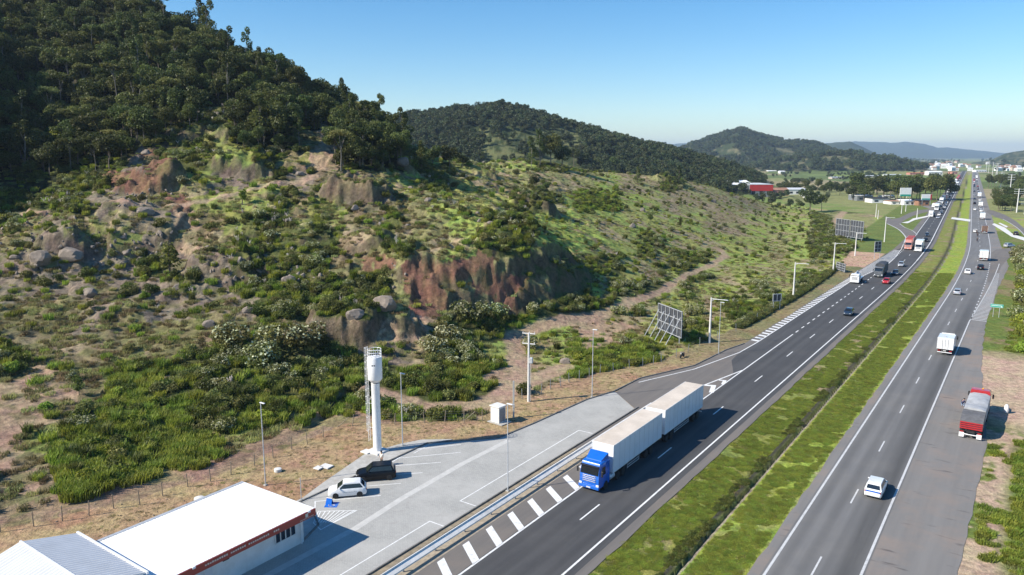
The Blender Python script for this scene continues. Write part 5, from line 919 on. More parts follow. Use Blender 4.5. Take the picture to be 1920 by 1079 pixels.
def truck_rigid(label, cabm, cargo, L_=8, H=3.6, cargom=None, roofm=None, group=None, name="truck", cabH=2.8):
    r = empty(name, (0, 0, 0), 0, label, "truck", group); build_cab(r, cabm, 0, 2.4, 1.9, .5, cabH, cargo == 'box', 0); under(r, -.4, -L_); axle(r, -1.2, 2.4, .48, False); axle(r, -L_+1.9, 2.4, .48)
    if L_ > 7.5: axle(r, -L_+3.2, 2.4, .48)
    y0 = -2.1
    if cargo == 'box': cargo_box(r, y0, -L_, 2.5, 1.1, H, cargom, roofm or cargom)
    elif cargo == 'tarp':
        m = M(); n = 9; m.rings([[(-1.25, y, 1.1), (1.25, y, 1.1), (1.25, y, H-.35), (.75, y, H-.08+.1*math.sin(y*2.1)), (-.75, y, H-.08+.1*math.sin(y*2.1)), (-1.25, y, H-.35)] for y in np.linspace(y0, -L_, n)]); m.build("tarpaulin", cargom, r, True)
    elif cargo == 'tipper': m = M(); m.rings([[(-1.1, y, 1.1), (1.1, y, 1.1), (1.25, y, H-.2), (-1.25, y, H-.2)] for y in (y0, -L_)]); m.build("tipper_body", cargom, r); m = M(); m.box((0, (y0-L_)/2, H-.2), (2.2, L_-2.4, .3), .1); m.build("load", MT['tarp_dark'], r)
    elif cargo == 'crane':
        m = M(); m.box((0, (y0-L_)/2, 1.2), (2.3, L_-2.1, .18), .02); m.build("flat_bed", MT['white_paint'], r); m = M(); m.box((.2, -2.6, 2.0), (.7, .7, 1.5), .1); m.tube((.2, -2.6, 2.6), (.1, -4.6, 3.0), .2, .14); m.tube((.1, -4.6, 3.0), (.4, -5.4, 1.8), .14, .1); m.lathe([(.1, -.5), (.75, -.3), (.75, .5), (.3, .9)], (0, -4.4, 1.8), 14); m.build("crane_arm", MT['galv'], r, True)
    tail(r, -L_, 2.4); return r
def semi(label, cabm, cargom, cargo='box', L_=16, H=4.1, group=None, roofm=None):
    r = empty("semi_truck", (0, 0, 0), 0, label, "truck", group); build_cab(r, cabm, 0, 2.5, 2.2, .5, 3.1, True); under(r, -.4, -L_); axle(r, -1.4, 2.5, .5, False)
    for y in (-4.2, -5.5, -L_+1.6, -L_+2.9, -L_+4.2): axle(r, y)
    if cargo == 'box': cargo_box(r, -3, -L_, 2.6, 1.25, H, cargom, roofm or cargom)
    else: m = M(); m.rings([[(-1.3, y, 1.2), (1.3, y, 1.2), (1.3, y, H-.5), (.8, y, H+.08*math.sin(y*1.7)), (-.8, y, H+.08*math.sin(y*1.7)), (-1.3, y, H-.5)] for y in np.linspace(-3, -L_, 11)]); m.build("tarpaulin", cargom, r, True)
    tail(r, -L_); return r
def parked_truck():
    r = empty("parked_truck", (0, 0, 0), 0, "red-cabbed truck under a grey tarpaulin parked on the right shoulder", "truck"); build_cab(r, MT['red_paint'], 0, 2.45, 2.0, .5, 3.3, False); under(r, -.4, -14); axle(r, -1.3, 2.45, .5, False); axle(r, -4.0); axle(r, -5.3); axle(r, -11.2); axle(r, -12.5)
    m = M(); ys = np.linspace(-2.2, -10.0, 14); m.rings([[(-1.24, y, 1.15), (1.24, y, 1.15), (1.22, y, 2.75-.25*math.exp(-((y+7.3)/.9)**2)), (.7, y, 2.95-.3*math.exp(-((y+7.3)/.9)**2)+.03*math.sin(y*5)), (-.7, y, 2.95-.3*math.exp(-((y+7.3)/.9)**2)+.03*math.sin(y*5+1)), (-1.22, y, 2.75)] for y in ys]); m.build("tarpaulin", MT['tarp_grey'], r, True)
    m = M(); m.rings([[(-1.25, y, 1.15), (1.25, y, 1.15), (1.25, y, z), (-1.25, y, z)] for y, z in ((-10.0, 2.7), (-12.0, 2.65), (-13.6, 2.3))]); m.build("rear_cover", surf("dark grey canvas", (.12, .12, .125), .85, .2, 2, bump=.4), r)
    m = M(); [m.box((0, -13.68, z), (2.46, .08, .16), .02) for z in (1.3, 1.55, 1.8, 2.05)]; m.build("tailgate", MT['red_paint'], r); tail(r, -13.7)
    m = M(); [m.box((s_*.95, -13.75, .45), (.55, .05, .6)) for s_ in (-1, 1)]; m.build("mud_flap", MT['white_paint'], r); m = M(); m.box((.2, -.95, 3.33), (.25, .2, .08), .02); m.build("roof_beacon", surf("amber lens", (.8, .4, .02), .3, .05), r); return r
def put(o, u, v, z=.02, flip=False, loc=None, rz=None):
    p = R(u, v, z) if loc is None else loc; o.location = p; o.rotation_euler = (0, 0, (HD(u) if rz is None else rz)+(math.pi if flip else 0)); return o
def rv(px, py):   # pixel -> (u, v relative to the highway)
    u, v = UV(px, py); return u, v-float(SH(u))
put(truck_double("long blue-cabbed truck hauling two white box trailers past the paved lot"), 65.6, -35.75, flip=True)
put(parked_truck(), 119.6, -3.45, rz=-PSI-.02)
c = build_car('wagon', MT['white_paint'], "police_car", "white car with a blue rear stripe driving away on the right carriageway"); m = M(); m.box((0, -2.16, .84), (1.36, .04, .14)); m.build("blue_stripe", MT['blue_paint'], c); put(c, 82.8, -10.75)
bt = truck_rigid("white box truck driving away just beyond the parked truck", MT['white_paint'], 'box', 6.2, 3.1, MT['white_paint'], MT['white_paint'], None, "box_truck", 2.6); m = M(); m.box((-.2, -4.9, 3.18), (.45, .4, .1), .02); m.build("roof_vent", MT['galv'], bt); put(bt, 156.0, -10.5)
u_, v_ = rv(1591, 594); put(build_car('hatch', MT['dark_blue_paint'], "car", "dark blue car alone in the middle of the left carriageway"), u_+1.9, -31.6, flip=True)
put(truck_rigid("white tow truck with a grey hoist leaving the hatched lane", MT['white_paint'], 'crane', 7.0, 2.6, name="tow_truck", cabH=2.6), 222.6, -38.9, flip=True)
put(truck_rigid("dark bulk truck under a black tarpaulin in the outer lane", MT['grey_paint'], 'tarp', 9.5, 3.9, MT['tarp_dark'], name="bulk_truck", cabH=3.1), 238.0, -35.2, flip=True)
put(build_car('hatch', MT['red_paint'], "car", "bright red car beside the dark bulk truck"), 228.3, -31.6, flip=True)
put(build_car('sedan', MT['dark_blue_paint'], "car", "dark green-blue sedan just behind the red car"), 247.0, -31.7, flip=True)
put(build_car('hatch', MT['silver_paint'], "car", "silver car behind the dark bulk truck in the inner lane"), 267.0, -32.6, flip=True)
put(semi("pink-fronted truck with a red container at the ramp nose", MT['pink_paint'], surf("red container", (.36, .06, .045), .6, .12, 1), 'box', 15, 4.1), 316, -35.4, flip=True)
put(truck_rigid("tall white truck beside the red container truck", MT['white_paint'], 'box', 9, 4.0, MT['white_paint'], name="white_truck", cabH=3.1), 311, -31.6, flip=True)
put(build_car('sedan', MT['black_paint'], "car", "nearer of two dark cars following the white truck"), 352, -31.6, flip=True); put(build_car('hatch', MT['dark_blue_paint'], "car", "farther of two dark cars following the white truck"), 376, -32.3, flip=True)
put(build_car('hatch', MT['silver_paint'], "car", "silver car beyond the green sign on the right carriageway"), 220.5, -13.9); put(build_car('sedan', MT['white_paint'], "car", "white sedan in the left lane before the ramp on the right carriageway"), 262, -13.9); put(build_car('suv', MT['black_paint'], "car", "black car near the ramp mouth on the right carriageway"), 274, -11.0)
put(truck_rigid("white box truck level with the ramp mouth on the right carriageway", MT['white_paint'], 'box', 7, 3.4, MT['white_paint'], name="box_truck", cabH=2.7), 303, -10.8)
put(truck_rigid("brown cargo truck behind the motorcycles on the right carriageway", MT['brown_paint'], 'box', 8, 3.4, MT['brown_paint'], name="cargo_truck"), 412, -10.4); put(truck_rigid("white box truck at the concrete median crossing", MT['white_paint'], 'box', 8, 3.6, MT['white_paint'], name="box_truck"), 500, -10.5)
put(build_car('sedan', MT['white_paint'], "car", "white car passing the three motorcycles"), 408, -14.0)
x_, y_, _ = G(1892, 464); put(build_car('suv', MT['silver_paint'], "car", "grey car turning on the right ramp road"), 0, 0, loc=(x_, y_, .02), rz=-1.25); x_, y_, _ = G(1905, 441); put(build_car('suv', MT['black_paint'], "car", "dark car on the curved right side road"), 0, 0, loc=(x_, y_, .02), rz=-.7)
x_, y_, _ = G(1756, 390); put(truck_rigid("brown and white truck parked on the shop forecourt", MT['white_paint'], 'tipper', 8, 3.6, MT['brown_paint'], name="cargo_truck"), 0, 0, loc=(x_, y_+4, .02), rz=-PSI+math.pi*.9)
x_, y_, _ = G(1719, 385); put(build_car('suv', MT['black_paint'], "car", "dark car beside the white roadside shop"), 0, 0, loc=(x_, y_, .02), rz=1.0)
# parked cars in the lot
Xc = (48.6+0, 51.3); a_ = G(620, 930); b_ = G(680, 925); ang = math.atan2(-(a_[0]-b_[0]), a_[1]-b_[1])
wc = build_car('hatch', MT['white_paint'], "parked_car", "white hatchback with faint door lettering parked in the paved lot"); m = M(); [m.box((-.868, .45-k*.17, .62+.02*(k % 2)), (.006, .1, .07)) for k in range(9)]; m.build("door_lettering", MT['galv'], wc); q = (G(631, 937)+G(672, 931))/2; nrm = np.array([-math.sin(ang), math.cos(ang)]); sd = np.array([nrm[1], -nrm[0]]); put(wc, 0, 0, loc=(q[0]-.0+sd[0]*.82, q[1]+sd[1]*.82, .02), rz=ang)
q = (G(684, 904)+G(727, 902))/2; put(build_car('suv', MT['black_paint'], "parked_car", "black car parked in the paved lot beside the white hatchback"), 0, 0, loc=(q[0]+sd[0]*.85, q[1]+sd[1]*.85, .02), rz=ang)
# queue of far traffic: one of each kind, then copies
PR = [build_car('hatch', MT['white_paint'], "car", detail=False), build_car('sedan', MT['silver_paint'], "car", detail=False), build_car('suv', MT['black_paint'], "car", detail=False), build_car('hatch', MT['red_paint'], "car", detail=False), build_car('sedan', MT['dark_blue_paint'], "car", detail=False),
      truck_rigid("t", MT['white_paint'], 'box', 7, 3.5, MT['white_paint']), semi("s", MT['white_paint'], MT['trailer_side']), semi("s2", MT['red_paint'], MT['red_paint'], 'tarp')]
NMP = ["small white car", "silver sedan", "black car", "red car", "dark sedan", "white box truck", "long white semi-trailer truck", "red semi-trailer truck"]; used = set()
def far_v(k, u, lane, left):
    o = PR[k] if k not in used else copy_tree(PR[k]); used.add(k); put(o, u, lane, flip=left)
    if u < 720: where = ("nearest the far bend" if u < 520 else "just past the shop turning" if u < 600 else "level with the dark roadside trees")
    else: where = "in the most distant part"
    setp(o, "%s %s of the %s" % (NMP[k], where, "oncoming queue" if left else "outgoing traffic"), "truck" if k > 4 else "car", "%s in the far %s traffic" % (NMP[k], "oncoming" if left else "outgoing"))
for k, u, ln in [(5,496,-36),(1,487,-32),(0,512,-32.3),(2,505,-35),(4,530,-31.8),(1,545,-32),(6,560,-35.5),(2,566,-31.8),(0,585,-31.8),(5,602,-35.3),(4,607,-31.8),(1,625,-31.8),(6,640,-35.4),(0,648,-31.8),(2,668,-31.8),(1,690,-31.8),(5,697,-35.3),(0,712,-31.8),(2,735,-31.8),(3,740,-35.3),(1,760,-31.8)]: far_v(k, u, ln, True)
u = 775
while u < 1500: far_v(int(rng.choice([0,1,2,3,4,5,6,7], p=[.24,.2,.2,.08,.18,.04,.03,.03])), u, -31.8, True); far_v(int(rng.choice([0,1,2,5,6,7], p=[.27,.25,.25,.1,.07,.06])), u+9, -35.3, True); u += rng.uniform(22, 38)
for k, u, ln in [(0,576,-14),(1,590,-10.6),(0,562,-10.6),(5,620,-10.6),(2,650,-14),(0,700,-10.5),(4,720,-14),(6,770,-10.5),(1,790,-14)]: far_v(k, u, ln, False)
u = 830
while u < 1500: far_v(int(rng.choice([0,1,2,3,4,4,5])), u, float(rng.choice([-14, -10.6])), False); u += rng.uniform(12, 26)
# ------------------------------------------------------------------ people and motorcycles
def skin_fig(name, P, E, Rr, mat, parent=None):
    me = bpy.data.meshes.new(name); me.from_pydata(P, E, []); me.update(); o = bpy.data.objects.new(name, me); C.objects.link(o); md = o.modifiers.new("skin", 'SKIN'); me.skin_vertices or None
    if not me.skin_vertices: me.attributes
    bm = bmesh.new(); bm.from_mesh(me); ly = bm.verts.layers.skin.verify(); bm.verts.ensure_lookup_table()
    for i, v in enumerate(bm.verts): v[ly].radius = (Rr[i], Rr[i]); v[ly].use_root = (i == 0)
    bm.to_mesh(me); bm.free(); o.modifiers.new("sub", 'SUBSURF').levels = 1; o.modifiers["sub"].render_levels = 1; me.materials.append(mat)
    if parent: o.parent = parent
    return o
def person(label, pose, shirt, legs, group=None, helmet=None):
    root = empty("person", (0, 0, 0), 0, label, "person", group)
    if pose == 'stand': J = dict(p=(0,0,.95), c=(0,0,1.38), n=(0,.01,1.5), h0=(0,.02,1.58), h1=(0,.03,1.70), sl=(-.19,0,1.42), el=(-.25,-.02,1.14), wl=(-.22,.12,.92), sr=(.19,0,1.42), er=(.27,.0,1.14), wr=(.2,.2,1.05), kl=(-.1,.03,.5), al=(-.11,0,.08), fl=(-.12,.16,.03), kr=(.1,.04,.5), ar=(.12,0,.08), fr=(.14,.16,.03))
    elif pose == 'crouch': J = dict(p=(0,-.15,.42), c=(0,.12,.8), n=(0,.2,.9), h0=(0,.25,.97), h1=(0,.3,1.08), sl=(-.19,.12,.84), el=(-.26,.3,.62), wl=(-.15,.5,.5), sr=(.19,.12,.84), er=(.26,.3,.62), wr=(.12,.5,.55), kl=(-.17,.25,.5), al=(-.15,.05,.08), fl=(-.16,.2,.03), kr=(.17,.25,.48), ar=(.15,.03,.08), fr=(.16,.2,.03))
    else: J = dict(p=(0,-.15,.86), c=(0,.02,1.28), n=(0,.07,1.38), h0=(0,.1,1.46), h1=(0,.13,1.58), sl=(-.2,.02,1.3), el=(-.32,.25,1.12), wl=(-.3,.5,1.08), sr=(.2,.02,1.3), er=(.32,.25,1.12), wr=(.3,.5,1.08), kl=(-.22,.28,.78), al=(-.2,0,.32), fl=(-.2,.16,.28), kr=(.22,.28,.78), ar=(.2,0,.32), fr=(.2,.16,.28))
    K = list(J); ix = {k: i for i, k in enumerate(K)}; E = [('p','c'),('c','n'),('n','h0'),('h0','h1'),('c','sl'),('sl','el'),('el','wl'),('c','sr'),('sr','er'),('er','wr'),('p','kl'),('kl','al'),('al','fl'),('p','kr'),('kr','ar'),('ar','fr')]
    Rr = dict(p=.12,c=.13,n=.055,h0=.085,h1=.09,sl=.06,el=.042,wl=.03,sr=.06,er=.042,wr=.03,kl=.06,al=.04,fl=.04,kr=.06,ar=.04,fr=.04); P = [J[k] for k in K]
    EE = [(ix[a], ix[b]) for a, b in E]; RR = [Rr[k] for k in K]
    for s_ in ('l', 'r'):   # five fingers on each hand, rooted in the palm
        w = Vector(J['w'+s_]); d = (w-Vector(J['e'+s_])).normalized(); pl_ = w+d*.06; P.append(tuple(pl_)); RR.append(.028); EE.append((ix['w'+s_], len(P)-1)); pi = len(P)-1
        for f in range(5):
            o_ = Vector(((f-2)*.017, 0, -.005*abs(f-2))) if f else Vector((.035 if s_ == 'l' else -.035, .01, 0)); ln = (.045, .07, .08, .075, .06)[f]; P.append(tuple(pl_+o_+d*ln*.6)); RR.append(.008); P.append(tuple(pl_+o_+d*ln+Vector((0, 0, -.02)))); RR.append(.007); EE += [(pi, len(P)-2), (len(P)-2, len(P)-1)]
    body = skin_fig("body", P, EE, RR, MT['skin'], root)
    def sub(nm, keys, ed, extra, mat):
        kk = keys; P2 = [J[k] for k in kk]; E2 = [(kk.index(a), kk.index(b)) for a, b in ed]; return skin_fig(nm, P2, E2, [Rr[k]+extra for k in kk], mat, root)
    sub("shirt", ['c','p','n','sl','el','sr','er'], [('c','p'),('c','n'),('c','sl'),('sl','el'),('c','sr'),('sr','er')], .022, shirt); sub("trousers", ['p','kl','al','kr','ar'], [('p','kl'),('kl','al'),('p','kr'),('kr','ar')], .025, legs)
    hd_ = Vector(J['h1']); m = M(); m.lathe([(.03, -.03), (.1, -.02), (.125, .03), (.11, .09), (.05, .13), (.01, .135)], tuple(hd_+Vector((0, -.015, -.01))), 12); m.build("hair" if not helmet else "helmet", helmet or MT['hair'], root, True); return root
def cloth(n, c): return surf(n, c, .9, .1, 8)
q = G(716, 874); e = person("person in a pale shirt standing behind the black parked car", 'stand', cloth("pale shirt", (.7, .66, .6)), cloth("dark trousers", (.12, .1, .07))); e.location = (q[0], q[1], .03); e.rotation_euler = (0, 0, 2.6)
q = G(1804, 763); e = person("person in dark blue crouching beside the parked truck", 'crouch', cloth("dark blue shirt", (.02, .03, .08)), cloth("light blue trousers", (.25, .35, .5))); e.location = (q[0], q[1], .03); e.rotation_euler = (0, 0, -1.2)
def motorcycle(label, mat):
    r = empty("motorcycle", (0, 0, 0), 0, label, "motorcycle")
    for y in (.65, -.62): m = M(); m.lathe([(.2, -.05), (.3, -.05), (.31, 0), (.3, .05), (.2, .05)], (0, y, .31), 18, 'x'); o = m.build("wheel", MT['tyre'], r, True); m = M(); m.lathe([(.02, -.03), (.2, -.02), (.2, .02), (.02, .03)], (0, y, .31), 12, 'x'); m.build("rim", MT['rim'], o)
    m = M(); m.box((0, -.02, .48), (.26, .5, .32), .06); m.tube((0, -.62, .31), (0, .1, .45), .03); m.build("engine", MT['chassis'], r); m = M(); m.rings([[(-.12, y, z0), (.12, y, z0), (.09, y, z1), (-.09, y, z1)] for y, z0, z1 in ((-.1, .7, .8), (.1, .66, .92), (.36, .7, .86))]); m.build("fuel_tank", mat, r, True)
    m = M(); m.box((0, -.42, .76), (.24, .66, .1), .04); m.build("seat", MT['black_plastic'], r); m = M(); m.tube((0, .65, .31), (0, .4, .98), .03); m.tube((-.34, .36, 1.02), (.34, .36, 1.02), .018); m.build("handlebar", MT['galv_dark'], r); m = M(); m.box((0, .52, .85), (.16, .1, .16), .04); m.build("headlight", MT['lamp_white'], r); m = M(); m.box((0, -.85, .6), (.12, .2, .1), .03); m.build("tail_light", MT['lamp_red'], r); return r
mc = motorcycle("black motorcycle standing alone on the verge by the ramp", MT['black_paint']); q = G(1279, 671); mc.location = (q[0], q[1], .02); mc.rotation_euler = (0, 0, 2.5)
for i, (u, v, lb) in enumerate([(364, -13.4, "nearest"), (388, -13.2, "middle one"), (402, -13.5, "farthest")]):
    c = copy_tree(mc); put(c, u, v); setp(c, "motorcycle with a dark rider, %s of the three on the right carriageway" % lb); s = person("dark-clothed rider on the %s of the three motorcycles" % lb.replace(" one", ""), 'ride', cloth("black jacket", (.02, .02, .025)), cloth("black trousers", (.03, .03, .035)), helmet=MT['black_paint']); put(s, u, v); s.scale = (1.05,)*3; mc['group'] = c['group'] = "motorcycles"
# ------------------------------------------------------------------ roadside building with the white roof
def uvbox(m, u0, u1, v0, v1, z0, z1, b=0):   # box aligned with the highway, in a local frame at the thing's base
    m.box(((v0+v1)/2, (u0+u1)/2, (z0+z1)/2), (abs(v1-v0), abs(u1-u0), z1-z0), b)
ub, vb = 33.0, -56.0
bld = empty("roadside_building", W(ub, vb, 0), -PSI, "low building with a white sheet roof and dark red fascia beside the lot", "building")
L = lambda u, v: (u-ub, v-vb)
def B(name, mat, boxes, parent=bld, b=0, **kw):
    m = M(); [uvbox(m, a-ub, c-ub, d-vb, e-vb, z0, z1, b) for a, c, d, e, z0, z1 in boxes]; return m.build(name, mat, parent, **kw)
B("wall", MT['render_white'], [(22, 41.3, -52.35, -52.1, 0, 3.1), (22, 41.3, -60.3, -60.05, 0, 3.1), (41.05, 41.3, -60.05, -52.35, 0, 3.1), (22, 22.25, -60.05, -52.35, 0, 3.1)])
m = M(); rz0, rz1 = 3.42, 3.62; P = []
for u in np.arange(24.6, 41.62, .17): P.append(u-ub)
rv_ = []
for i, u in enumerate(P):
    h = .012 if i % 2 else 0; rv_.append([(-61.0-vb, u, rz0+h), (-50.75-vb, u, rz1+h), (-50.75-vb, u, rz1-.05), (-61.0-vb, u, rz0-.05)])
m.rings(rv_); m.build("roof", MT['roof_white'], bld)
fas = B("fascia", MT['fascia_red'], [(24.6, 41.62, -50.74, -50.66, 2.95, 3.6), (41.58, 41.62, -52.0, -50.74, 2.95, 3.55)])
B("eave_ceiling", MT['render_white'], [(24.6, 41.6, -52.1, -50.75, 2.98, 3.04)])
m = M(); r_ = random.Random(3); u = 37.6
while u > 30.5:      # small pale lettering, too small to read in the photo
    if r_.random() > .12: uvbox(m, u-ub-.14, u-ub, -50.655-vb, -50.645-vb, 3.24, 3.24+r_.choice((.12, .16, .14)))
    u -= .21
m.box((-50.65-vb, 40.6-ub, 3.33), (.012, .3, .34), .005); [m.box((-50.65-vb, 40.6-ub+(k-6)*.12, 3.08), (.012, .07, .07)) for k in range(13)]; m.build("lettering", surf("off white lettering", (.6, .55, .48), .6, .1), fas)
B("gutter", MT['galv'], [(24.6, 41.55, -61.35, -61.02, 3.3, 3.46)])
for u_, w_ in ((39.3, 2.2), (26.2, 1.2)):
    wd = B("window", MT['window_dark'], [(u_-w_/2, u_+w_/2, -52.09, -52.07, 1.25, 2.35)]); B("frame", MT['render_white'], [(u_-w_/2-.06+k*w_/4, u_-w_/2+.03+k*w_/4, -52.08, -52.02, 1.2, 2.4) for k in range(5)]+[(u_-w_/2, u_+w_/2, -52.075, -52.03, 2.34, 2.42), (u_-w_/2, u_+w_/2, -52.075, -52.0, 1.16, 1.25)], wd)
wd = B("window", MT['roof_grey'], [(30.6, 32.0, -52.09, -52.06, 1.1, 2.3)]); B("frame", MT['render_white'], [(31.26, 31.33, -52.07, -52.03, 1.1, 2.3), (30.55, 32.05, -52.07, -52.03, 2.28, 2.36)], wd)
dr = B("door", MT['white_paint'], [(27.3, 28.3, -52.1, -52.05, .05, 2.2)]); B("door_panel", MT['galv_dark'], [(27.6, 28.0, -52.05, -52.04, 1.75, 1.85)], dr)
B("air_conditioner", MT['black_plastic'], [(32.8, 33.4, -52.1, -51.75, 2.15, 2.65)], b=.03)
for u_ in (40.9, 29.6): m = M(); m.tube((-51.9-vb, u_-ub, 0.05), (-51.9-vb, u_-ub, 3.0), .055); m.tube((-51.9-vb, u_-ub, 3.0), (-50.8-vb, u_-ub, 3.5), .055); m.box((-50.72-vb, u_-ub, 3.55), (.22, .3, .18), .03); m.build("drainpipe", MT['white_paint'], bld)
# grey corrugated gable annex
an = empty("gabled_shed", W(22.6, -57.0, 0), -PSI, "shed with a grey corrugated gable roof joined to the left end of the white-roofed building", "shed"); A = lambda u, v, z: (v+57.0, u-22.6, z)
m = M(); m.box((-1.2, -.2, 1.9), (9.6, 7.8, 3.8)); m.build("wall", MT['render_white'], an)
for nm, u0, u1, z0, z1 in (("roof_slope", 22.6, 26.75, 5.05, 3.95), ("roof_slope", 22.6, 17.9, 5.05, 3.8)):
    m = M(); rr = []; vs = np.arange(-63.0, -52.2, .2)
    for i, v in enumerate(vs): h = .06 if i % 2 else 0; rr.append([A(u0, v, z0+h), A(u1, v, z1+h), A(u1, v, z1-.06), A(u0, v, z0-.06)])
    m.rings(rr); m.build(nm, MT['roof_grey'], an)
m = M(); m.box((-.6, 0, 5.09), (10.9, .16, .07), .01); m.build("ridge_cap", MT['white_paint'], an); m = M(); m.box((-.6, 4.2, 3.98), (10.8, .16, .2)); m.build("eave_trim", MT['white_paint'], an)
m = M(); [m.plate([A(26.7, v, 3.9), A(22.6, v, 4.98), A(18, v, 3.75), A(18, v, 3.5), A(26.7, v, 3.5)], .12) for v in (-62.6, -52.6)]; m.build("gable_wall", MT['render_white'], an)
# ------------------------------------------------------------------ lot furniture
kc = empty("electric_kiosk", (*G(934, 791)[:2], 0), -PSI-.1, "white concrete electricity kiosk standing on the verge behind the lot", "kiosk")
m = M(); m.box((0, 0, 1.1), (1.5, 1.35, 2.2), .02); m.build("body", MT['concrete_white'], kc); m = M(); m.box((0, 0, 2.27), (1.75, 1.6, .14), .03); m.build("roof_slab", MT['concrete_white'], kc); m = M(); m.box((.77, 0, 1.1), (.03, 1.0, 1.8)); m.box((.79, .4, 1.1), (.04, .04, .2)); m.build("door", MT['galv_dark'], kc); m = M(); m.box((.2, 0, .05), (2.6, 2.0, .08)); m.build("foundation", MT['concrete'], kc)
tw = G(708, 847); t = empty("water_tower", (tw[0], tw[1], 0), -PSI, "tall white water tower on one column with a caged ladder beside the lot", "water tower")
m = M(); m.lathe([(.5, 0), (.5, 8.3), (.52, 8.35)], (0, 0, .2), 28); m.build("column", MT['tank_white'], t, True)
m = M(); m.lathe([(.51, 8.5), (.82, 8.85), (.85, 8.9), (.85, 11.5), (.81, 11.58), (.1, 11.75)], (0, 0, .2), 32); tk = m.build("tank", MT['tank_white'], t, True)
m = M(); m.box((.46, -.7, 10.9), (.42, .02, .16), rz=.6); m.build("maker_mark", MT['dark_blue_paint'], tk)
m = M()
for z in (12.0, 12.35, 12.7):
    for i in range(20): a, b = 2*math.pi*i/20, 2*math.pi*(i+1)/20; m.tube((.8*math.cos(a), .8*math.sin(a), z), (.8*math.cos(b), .8*math.sin(b), z), .03, n=5)
for i in range(10): a = 2*math.pi*i/10; m.tube((.8*math.cos(a), .8*math.sin(a), 11.65), (.8*math.cos(a), .8*math.sin(a), 12.7), .025, n=5)
m.build("railing", MT['tank_white'], t)
m = M(); lx, ly = -.9, -.36
for s_ in (-.22, .22): m.tube((lx+s_*.4, ly-s_, 1.3), (lx+s_*.4, ly-s_, 12.9), .028, n=5)
for z in np.arange(1.4, 12.8, .33): m.tube((lx-.09, ly+.22, z), (lx+.09, ly-.22, z), .018, n=4)
m.build("ladder", MT['tank_white'], t); m = M()
for z in np.arange(2.6, 12.9, .85):
    for i in range(8): a, b = math.pi*(i)/8+1.95, math.pi*(i+1)/8+1.95; m.tube((lx+.3*math.cos(a), ly+.3*math.sin(a), z), (lx+.3*math.cos(b), ly+.3*math.sin(b), z), .022, n=4)
for i in (1, 3, 5, 7): a = math.pi*i/8+1.95; m.tube((lx+.3*math.cos(a), ly+.3*math.sin(a), 2.6), (lx+.3*math.cos(a), ly+.3*math.sin(a), 12.8), .018, n=4)
for z in (3, 6, 8.9): m.tube((lx, ly, z), (-.35, -.18, z), .025, n=4)
m.build("ladder_cage", MT['tank_white'], t); m = M(); m.box((0, 0, .1), (2.0, 2.0, .24), .04); m.box((-.9, -.9, .08), (1.2, 1.0, .16), .02); m.build("foundation", MT['concrete_white'], t)
def top_h(px, py, ty):
    g = G(px, py); lo, hi = 0, 60
    for _ in range(40):
        mm = (lo+hi)/2
        if proj(g[0], g[1], mm)[1] > ty: lo = mm
        else: hi = mm
    return lo
def lamp_pole(px, py, ty, label, kind='thin', arm=1, name="street_lamp"):
    g = G(px, py); h = top_h(px, py, ty); z = h1(g[0], g[1]); e = empty(name, (g[0], g[1], z), -PSI, label, "lamp post" if 'lamp' in name else "pole")
    if kind == 'thin': m = M(); m.tube((0, 0, 0), (0, 0, h), .07, .045, 8); m.build("pole", MT['galv'], e, True); m = M(); m.box((.28, 0, h+.02), (.75, .22, .09), .03); m.build("lamp_head", MT['white_paint'], e); m = M(); m.box((0, 0, .05), (.35, .35, .12)); m.build("base_plate", MT['concrete'], e)
    else:
        m = M(); m.tube((0, 0, -.2), (0, 0, h), .24, .14, 10); m.build("pole", MT['concrete_white'], e, True)
        if arm: m = M(); m.tube((0, 0, h-.25), (2.6, -.2, h-.15), .06, .05); m.tube((0, 0, h-.7), (.7, 0, h-.25), .03); m.build("arm", MT['galv'], e); m = M(); m.box((2.9, -.22, h-.15), (.8, .25, .1), .03); m.build("lamp_head", MT['white_paint'], e)
    return e
for a in [(498, 910, 755, "thin steel lamp post behind the white-roofed building"), (755, 836, 700, "thin steel lamp post just right of the water tower"), (952, 921, 757, "thin steel lamp post on the kerb between lot and highway"), (1110, 745, 618, "thin steel lamp post on the curved kerb right of the transformer pole"), (1347, 664, 567, "thin steel lamp post just right of the thick concrete one by the billboard")]: lamp_pole(*a)
bpy.data.objects
for a in [(1330, 643, 558, "thick concrete lamp post next to the big billboard"), (1487, 560, 492, "second thick concrete lamp post along the verge"), (1562, 511, 455, "third thick concrete lamp post along the verge by the low sign"), (1603, 480, 436, "fourth thick concrete lamp post, in front of the double billboard"), (1658, 454, 407, "fifth thick concrete lamp post, inside the ramp curve")]: lamp_pole(*a, kind='thick')
for a in [(1642, 408, 383, "concrete pole left of two beyond the ramp junction"), (1646, 411, 394, "short concrete pole right of two beyond the ramp junction"), (1690, 401, 384, "concrete pole before the low white shops"), (1698, 397, 383, "concrete pole under the green and white roadside board"), (1719, 410, 391, "concrete pole on the grass island of the junction"), (1700, 372, 352, "pole rising behind the roadside board")]: lamp_pole(*a, kind='thick', arm=0, name="concrete_pole")
g = G(991, 753); e = empty("utility_pole", (g[0], g[1], 0), -PSI+.3, "concrete utility pole with crossarms and a grey transformer behind the lot", "utility pole"); h = 10.2
m = M(); m.tube((0, 0, -.2), (0, 0, h), .2, .13, 10); m.build("pole", MT['concrete_white'], e, True)
